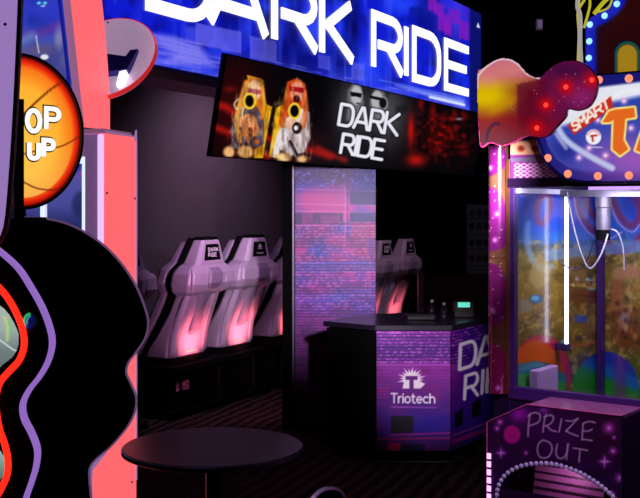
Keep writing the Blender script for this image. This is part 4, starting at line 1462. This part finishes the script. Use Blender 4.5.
p.line(smoothpts([(602, 104), (622, 92), (640, 90)], 5), 4, (246, 246, 255), .9, 3)
for x_, y_ in ((579, 157.5), (605.5, 155.5), (598, 120), (624, 101), (631, 128), (589, 148)):
    p.blob(x_, y_, 3.2, 3.2, (255, 190, 240), .95)
    p.ell(x_, y_, 1.1, 1.1, (255, 240, 255))
# SMART banner
sm = [(569, 125), (611, 98), (612, 106), (574, 132)]
p.poly([(567.5, 125), (611, 96), (613.5, 107), (574, 135)], (206, 44, 26), 1, 1.5)
p.text('SMART', (574.2, 131.5), (8.9, -6.2), (-2.8, -8.8), 2.2, (255, 240, 226), .14)
# round mark
p.ell(593.5, 137, 7.6, 7.6, (250, 248, 255))
p.line(arc(593.5, 137, 6.2, 6.2, 200, 340, 8), 1.1, (230, 110, 110), .9)
p.line([(591, 136), (596.5, 135.5)], 2, (190, 40, 40))
p.line([(592, 136), (593, 141)], 2, (190, 40, 40))
p.line([(590, 147), (602, 147.5)], 1, (230, 230, 250), .9)
# big orange letters T A
OR, YW = (236, 108, 34), (255, 236, 130)
Tp = [(606, 117), (609, 112), (615, 110), (634, 108), (635, 117), (625, 118.5), (623, 140), (628, 149), (620, 155), (613, 149), (614, 119.5), (609, 122), (603, 122)]
Ap = [(651, 108), (659, 110), (671, 150), (663, 154), (658, 142), (649, 143), (646, 154), (636, 150), (640, 138)]
for q in (Tp, Ap):
    sd = p.sd_poly(q)
    p.mix(np.clip(.5 - (sd - 2.4) / 1.0, 0, 1), YW)
    p.mix(np.clip(.5 - (sd - 0.4) / 1.0, 0, 1), OR)
p.poly([(651, 124), (656, 134), (650, 135)], YW, 1)
p.build('marquee_face', attr_mat('lit_marquee', .9, .3), cm, sdo < -1.2)
BULO = mat('orange_bulb', (255, 170, 130), .4, emit=(255, 140, 100), es=1.25)
BULR = mat('red_bulb', (255, 60, 40), .4, emit=(255, 50, 40), es=2.2)
BULB = mat('blue_bulb', (190, 220, 255), .4, emit=(140, 205, 255), es=1.5)


def bulb(S, px, py, r, m, name='bulb'):
    u, v = S.at(px, py)
    prof = [(r * math.sin(PI / 2 * i / 5) if i else 0, r * .8 * math.cos(PI / 2 * i / 5)) for i in range(6)]
    return obj(name, lathe(NB(), prof, S.P(u, v, .001), S.n, 16), m, cm, smooth=True)


for x_, y_ in ((548, 158), (568, 173.8), (598, 176), (629, 175.4), (660, 175), (599, 80), (629, 78.5), (660, 77)):
    bulb(MQ, x_, y_, .0155, BULO, 'marquee_bulb')
obj('marquee_edge', strip(NB(), MQ, MQ.pts(mo) + [(uE, vb)], .006, -.05, .012), mat('edge_blue', (50, 60, 170), .3), cm)
# --- balloon-shaped clear panel
BP = CF.off(.24)
bo = smoothpts([(476.5, 76), (483, 67.5), (496.5, 59), (508, 58), (518, 62.5), (528, 73), (539, 77), (547, 69.5), (558, 62.5), (572.5, 60), (584, 63.5), (593.5, 72), (598, 82), (596, 96), (589, 107), (578, 111), (568, 109.5), (566, 117), (558, 126), (550, 135), (540, 138), (528, 136), (515, 142), (502, 146), (490, 143), (481, 147), (478.5, 130)], 5, True)
obj('balloon_panel', s_prism(NB(), BP, BP.pts(bo), -.012, -.001), mat('acrylic_plum', (120, 30, 70), .25), cm)
p = Pic(BP, BP.at(475, 100)[0], BP.at(600, 100)[0], BP.at(520, 149)[1], BP.at(520, 55)[1], 150, 110)
X, Y = p.X, p.Y
p.vgrad([(56, (226, 120, 150)), (76, (240, 130, 130)), (86, (240, 190, 40)), (96, (236, 196, 10)), (108, (206, 130, 20)), (120, (170, 40, 30)), (150, (130, 16, 40))])
p.mix(np.clip((X - 494) / 36, 0, 1) * np.clip((Y - 72) / 20, 0, 1), (120, 14, 40))
p.blob(487, 80, 10, 8, (244, 150, 150), .6)
p.blob(486, 98, 20, 10, (250, 214, 0), .95)
p.blob(502, 106, 18, 5, (230, 170, 10), .6, -.5)
p.blob(510, 70, 12, 8, (236, 140, 140), .7)
p.mix(np.clip((X - 534) / 8, 0, 1), (110, 18, 74))
p.blob(582, 96, 16, 12, (170, 40, 130), .7)
p.blob(566, 70, 22, 8, (70, 12, 66), .8)
p.poly([(517, 84), (536, 80), (548, 78), (548, 128), (520, 128), (517, 110)], (104, 10, 44), .7, 3)
p.mix(np.clip((Y - 112) / 14, 0, 1) * np.clip((X - 490) / 40, 0, 1) * .5, (150, 12, 30))
p.line(smoothpts([(486, 148), (488, 132), (494, 124), (499, 124)], 4), 3, (70, 16, 60), .9, 1.5)
for x_, y_ in ((566, 87), (546, 105), (537, 128), (592, 80)):
    p.blob(x_, y_, 8, 8, (236, 8, 20), .9)  # red glow around each bulb, painted into the print
for k in range(26):
    p.ell(510 + rng.random() * 80, 68 + rng.random() * 50, .5, .5, (250, 180, 200), .7, .8)
p.line(smoothpts([(477.5, 88), (478, 77), (485, 68), (497, 60.3), (508, 59.3), (517.5, 64), (527.5, 74.2), (539, 78.3)], 5), 1.8, (255, 236, 248), 1, 1.2)  # bright edge highlight painted along the upper left outline
p.build('balloon_print', attr_mat('lit_balloon', .72, .25), cm, p.sd_poly(bo) < -.3)
for x_, y_ in ((566, 87), (546, 105), (537, 128), (592, 80)):
    bulb(BP, x_, y_, .0095, BULR, 'red_bulb')
for tt, vv in ((BP.at(520, 100)[0], 2.1), (BP.at(575, 85)[0], 2.12)):
    obj('standoff', tube(NB(), [CF.P(tt + .02, vv, -.04), CF.P(tt, vv, .229)], .008), STEEL, cm)
# --- little house on top
HO = CF.off(.06)
ho = [(585, 76), (584.5, 26), (590, 17), (600, 11), (611, 2), (620, -12), (640, -30), (700, -40), (700, 70)]
obj('house_board', s_prism(NB(), HO, HO.pts(ho), -.05, -.003), mat('house_edge', (30, 26, 60), .5), cm)
p = Pic(HO, HO.at(584, 40)[0], HO.at(690, 40)[0], HO.at(620, 74)[1], HO.at(620, -20)[1], 110, 100)
X, Y = p.X, p.Y
p.fill((58, 10, 14))
p.mix(p.noise(12, 12, 51) * .4, (30, 6, 10))
p.line(smoothpts([(589, 80), (589.5, 28), (594, 21), (604, 15.5), (616, 5), (624, -10), (640, -24), (690, -36)], 5), 14, (20, 34, 230), 1, 4)
p.line(smoothpts([(600, 80), (600, 34), (612, 24)], 5), 3, (24, 10, 50), .6, 4)
arch = lambda a, b, top, bt: [(a, bt)] + [( (a + b) / 2 - (b - a) / 2 * math.cos(PI * k / 12), top + (b - a) / 2 - (b - a) / 2 * math.sin(PI * k / 12)) for k in range(13)] + [(b, bt)]
p.poly(arch(613.5, 641, 40, 76), (16, 24, 50))
p.poly(arch(615, 640, 41.5, 76), (40, 110, 96))
p.poly(arch(616.8, 638, 43.5, 76), (24, 40, 70))
p.poly(arch(617.5, 637.3, 44.5, 76), (206, 160, 34), 1, 1.5)
p.build('house_print', attr_mat('lit_house', .55, .4), cm, p.sd_poly(ho) < -.5)
for x_, y_ in ((617, 4), (604.7, 15.8), (590, 24.6), (589.4, 41.3), (589, 58)):
    bulb(HO, x_, y_, .0125, BULB, 'blue_bulb')
VIN = mat('vine_yellow', (196, 190, 60), .5, emit=(196, 190, 40), es=.8)
VIW = mat('vine_white', (205, 200, 190), .5, emit=(180, 174, 164), es=.75)
HV = CF.off(.10)
for P_, r, m in (([(581, 66), (580, 40), (580, 16), (577.5, 6), (579, -8)], .009, VIW), ([(578, 64), (579, 34), (578, 12), (583, 2), (588, -6)], .0055, VIN), ([(584, 28), (588, 14), (590, 4), (589, -8)], .005, VIN), ([(594, 14), (602, 4), (610, -4), (612, -8)], .008, VIN), ([(598, 12), (608, 8), (612, 0)], .004, VIN)):
    obj('vine', tube(NB(), [HV.P(u, v, 0) for u, v in HV.pts(smoothpts(P_, 5))], r, 8), m, cm, smooth=True)
obj('base_bar', s_prism(NB(), CF, [(CF.at(592, 82)[0], MQ.at(600, 74)[1] - .02), (.8, MQ.at(600, 74)[1] - .02), (.8, MQ.at(600, 72)[1]), (CF.at(592, 72)[0], MQ.at(600, 72)[1])], 0, .02), mat('base_bar', (16, 20, 70), .5), cm)

# --- prize box
PB = CF.off(.222)
fu = lambda L: PB.pts(L)
uL_, uR_ = PB.at(487, 440)[0], PB.at(622, 430)[0]
ztop = PB.at(527, 404.5)[1]
zch = PB.at(487, 422)[1]
uch = PB.at(527, 404.5)[0]
arch_px = smoothpts([(494, 560), (495, 520), (497.5, 495), (501, 483), (508, 474.5), (520, 468.5), (537, 465.5), (555, 466.5), (575, 473), (590, 481), (605, 492), (618, 506), (626, 525), (629, 560)], 4)
arch_uv = PB.pts(arch_px)
face_uv = [(uL_, .03), (uL_, zch), (uch, ztop), (uR_, ztop), (uR_, .03)]
pb = obj('prize_box_top', s_prism(NB(), PB, [(uL_ + .005, zch), (uch, ztop), (uR_, ztop), (uR_, ztop - .012), (uch + .004, ztop - .012), (uL_ + .005, zch - .014)], -.215, -.004), mat('prize_top', (150, 90, 140), .22), cm)
obj('prize_front', s_prism(NB(), PB, face_uv, -.014, -.002, hole=arch_uv), mat('prize_plum', (40, 16, 56), .3), cm)
obj('prize_left_side', s_box(NB(), PB, uL_, uL_ + .012, .03, zch - .01, -.21, -.014), PUR, cm)
obj('prize_right_side', s_box(NB(), PB, uR_ - .012, uR_, .03, ztop - .014, -.21, -.014), PUR, cm)
p = Pic(PB, uL_ + .002, uR_ - .002, PB.at(490, 560)[1], ztop - .002, 190, 190)
X, Y = p.X, p.Y
p.fill((52, 14, 66))
p.mix(np.clip((X - 560) / 40, 0, 1) * .8, (48, 8, 44))
p.mix(np.clip((Y - 440) / 30, 0, 1) * .5, (26, 10, 60))
p.mix(np.clip((p.noise(20, 16, 61) - .5) * 2, 0, 1) * .4, (70, 16, 110))
p.blob(519, 414, 9, 8, (170, 30, 190), .95)
p.blob(544, 410, 5, 4, (150, 60, 180), .8)
p.ell(512, 434.5, 8.4, 9.2, (190, 22, 140), 1, 2)
for x_, y_, r_ in ((500, 422, 2.2), (497, 428.5, 1.8), (526, 453, 1.4), (609, 428, 3.6), (613, 451, 2.4), (620, 478, 3), (614, 437.5, 1.3)):
    p.blob(x_, y_, r_ * 1.5, r_ * 1.5, (214, 90, 230), .9)
    p.ell(x_, y_, r_ * .35, r_ * .35, (240, 180, 250), .9)
for x_, y_, r_ in ((501, 453, 8), (604.5, 461.5, 9.5), (612, 494, 6)):
    p.blob(x_, y_, r_ * .5, r_ * .5, (170, 60, 200), .8)
    st = []
    for k in range(8):
        q = r_ * .8 if k % 2 == 0 else r_ * .13
        st.append((x_ + q * math.cos(k * PI / 4), y_ + q * math.sin(k * PI / 4)))
    p.poly(st, (222, 150, 236))
HW = (206, 180, 214)
def hand(L, w=1.5):
    for q in L:
        p.line(smoothpts(q, 5), w, HW, .9)
hand([[(528, 436), (528.5, 425), (530, 414)], [(528, 416), (534, 412.5), (540, 415), (538.5, 422), (530, 425.5)],
      [(543, 432), (544, 422), (546, 414.5)], [(544, 417), (551, 415), (553.5, 419), (550, 424), (545, 426)], [(547, 426), (551, 430), (556, 431.5)],
      [(561.5, 419), (559, 432)], [(566, 420.5), (572, 421), (578, 418.5)], [(578, 418.5), (570, 427), (566, 431)], [(566, 431), (572, 434), (578, 436)],
      [(583, 424), (582, 440)], [(583, 423.5), (589, 421.5), (595, 422.5)], [(583, 431), (588, 431), (592, 429.5)], [(582, 439), (588, 440), (592, 440.5)],
      [(543, 440), (538.5, 444), (537.5, 452), (541, 457.5), (548, 457), (552, 450), (550, 443), (543, 440)],
      [(557.5, 444), (556, 452), (558, 457.5), (563, 458), (567, 452), (568, 444)], [(568, 444), (567, 452), (566.5, 459.5)],
      [(573, 448), (580, 449), (587.5, 450.5)], [(580, 449.5), (579, 462)]])
ins = (p.sd_poly(arch_px + [(629, 700), (494, 700)]) > .6) & (p.sd_poly([(487, 700), (487, 422), (527, 404.5), (622, 416.5), (622, 700)]) < -.6)
p.build('prize_print', PRINT(), cm, ins)
bd = smoothpts([(495.5, 520), (497, 494), (500.5, 481.5), (507.5, 473), (520, 466.3), (537, 463.3), (555, 464.4), (575.5, 470.8), (591, 479), (606, 490), (620, 504)], 6)
cum = [0]
for q, w in zip(bd, bd[1:]):
    cum.append(cum[-1] + math.dist(q, w))
BEAD = mat('bead', (170, 160, 200), .25, emit=(120, 104, 150), es=.25)
n_b = int(cum[-1] / 5.0)
for k in range(n_b + 1):
    s = cum[-1] * k / n_b
    x_ = np.interp(s, cum, [q[0] for q in bd])
    y_ = np.interp(s, cum, [q[1] for q in bd])
    if y_ > 512:
        continue
    u, v = PB.at(x_, y_)
    prof = [(.0092 * math.sin(PI / 2 * i / 4) if i else 0, .006 * math.cos(PI / 2 * i / 4)) for i in range(5)]
    obj('bead', lathe(NB(), prof, PB.P(u, v, 0), PB.n, 12), BEAD, cm, smooth=True)
PLED = mat('pink_led', (255, 190, 255), .4, emit=(255, 170, 250), es=1.6)
for k in range(9):
    y_ = 456 + 8.1 * k
    a, b = PB.at(487.5, y_ + 2.4), PB.at(491, y_ - 2.4)
    obj('led_block', s_box(NB(), PB, a[0], b[0], a[1], b[1], 0, .006), PLED, cm)
obj('prize_edge', tube(NB(), [PB.P(u, v, 0) for u, v in [(uL_, .1), (uL_, zch), (uch, ztop), (uR_, ztop)]], .003), mat('prize_edge', (190, 80, 150), .3), cm)
# flap in the opening: a ribbed tilted board
bm = NB()
FS = Surf(PB.P(0, 0, .02), PB.u, V3(0, 0, 1) + CF.n * -.25)
a, b = FS.at(532, 500), FS.at(606, 470)
s_box(bm, FS, a[0], b[0], .45, .79, -.012, 0)
fl = obj('prize_flap', bm, mat('flap_lilac', (190, 130, 180), .4), cm)
for k in range(9):
    v = .74 - k * .030
    obj('flap_rib', s_box(NB(), FS, a[0], b[0], v, v + .008, 0, .006), mat('flap_rib', (70, 34, 70), .4), fl)
obj('side_notch', s_box(NB(), CF, uR_ + .03, TW + .02, .72, .86, -.02, .12), mat('notch_navy', (16, 14, 40), .4), cm)

# ================================================================== LIGHTS
w = bpy.data.worlds.new('world')
SC.world = w
w.use_nodes = True
w.node_tree.nodes['Background'].inputs['Color'].default_value = (.22, .12, .30, 1)
w.node_tree.nodes['Background'].inputs['Strength'].default_value = 0.02
# added fill spots for pillar, desk, table, floor and chair, without fixtures
lamp('print_fill', 'SPOT', (.75, 3.4, 1.93), (255, 236, 252), 860, .08, (.14, 8.2, 1.46), 26, .9)
lamp('print_fill', 'SPOT', (.35, 2.2, 2.3), (255, 236, 252), 860, .08, (.74, 7.2, .66), 13, .8)
lamp('table_fill', 'SPOT', (-.9, 5.6, 4.3), (180, 180, 255), 12, .2, (TC.x, TC.y, .7), 20, .8)
lamp('floor_fill', 'SPOT', (1.5, 4.6, 4.4), (255, 226, 210), 45, .2, (.9, 6.0, 0), 34, .9)
lamp('chair_fill', 'SPOT', (.9, 5.2, 4.3), (236, 210, 255), 60, .15, (.2, 3.8, .6), 14, .8)
# added fill lamps on the seats; violet wash on the wall behind them
q = SB0 + NR * 1.05 - UR * .25
lamp('seat_fill', 'SPOT', (q.x, q.y, 2.15), (236, 184, 236), 48, .12, (-1.2, 9.2, .95), 104, .7)
q = SB0 + NR * 1.45 - UR * .5
lamp('low_seat_fill', 'SPOT', (-.50, 7.7, .98), (250, 176, 224), 34, .1, (-1.0, 9.4, .98), 66, .7)
q = SB0 + UR * 2.9 - NR * .35
lamp('wall_wash', 'SPOT', (q.x, q.y, 3.3), (215, 184, 214), 320, .3, tuple(SB0 + UR * 3.0 - NR * 1.7 + V3(0, 0, 1.1)), 110, 1.0)
lamp('far_seat_fill', 'SPOT', (2.0, 10.6, 3.2), (255, 205, 240), 75, .15, (.85, 12.3, .95), 34, .8)
lamp('notice_fill', 'SPOT', (2.0, 12.2, 4.2), (230, 220, 255), 14, .15, (2.2, 15.2, 1.2), 30, .9)  # added fill so the wall notice shows
# inside and over the claw machine
q = CF.P(.4, 1.70, -.3)
lamp('claw_inside', 'AREA', q, (240, 236, 255), 5.0, .4, CF.P(.2, 1.1, -.75), sy=.2)
lamp('prize_spot', 'SPOT', (.55, 2.6, 3.6), (250, 200, 255), 270, .08, tuple(PB.P(.25, .7)), 26, .8)
lamp('column_fill', 'SPOT', (.0, 1.4, 2.1), (255, 216, 246), 22, .05, tuple(CF.P(-.05, 1.4)), 24, .8)  # added fill lamp out in front of the column, no fixture there
lamp('prize_inside', 'POINT', tuple(PB.P(.30, .67, -.05)), (255, 170, 240), .3, .03)
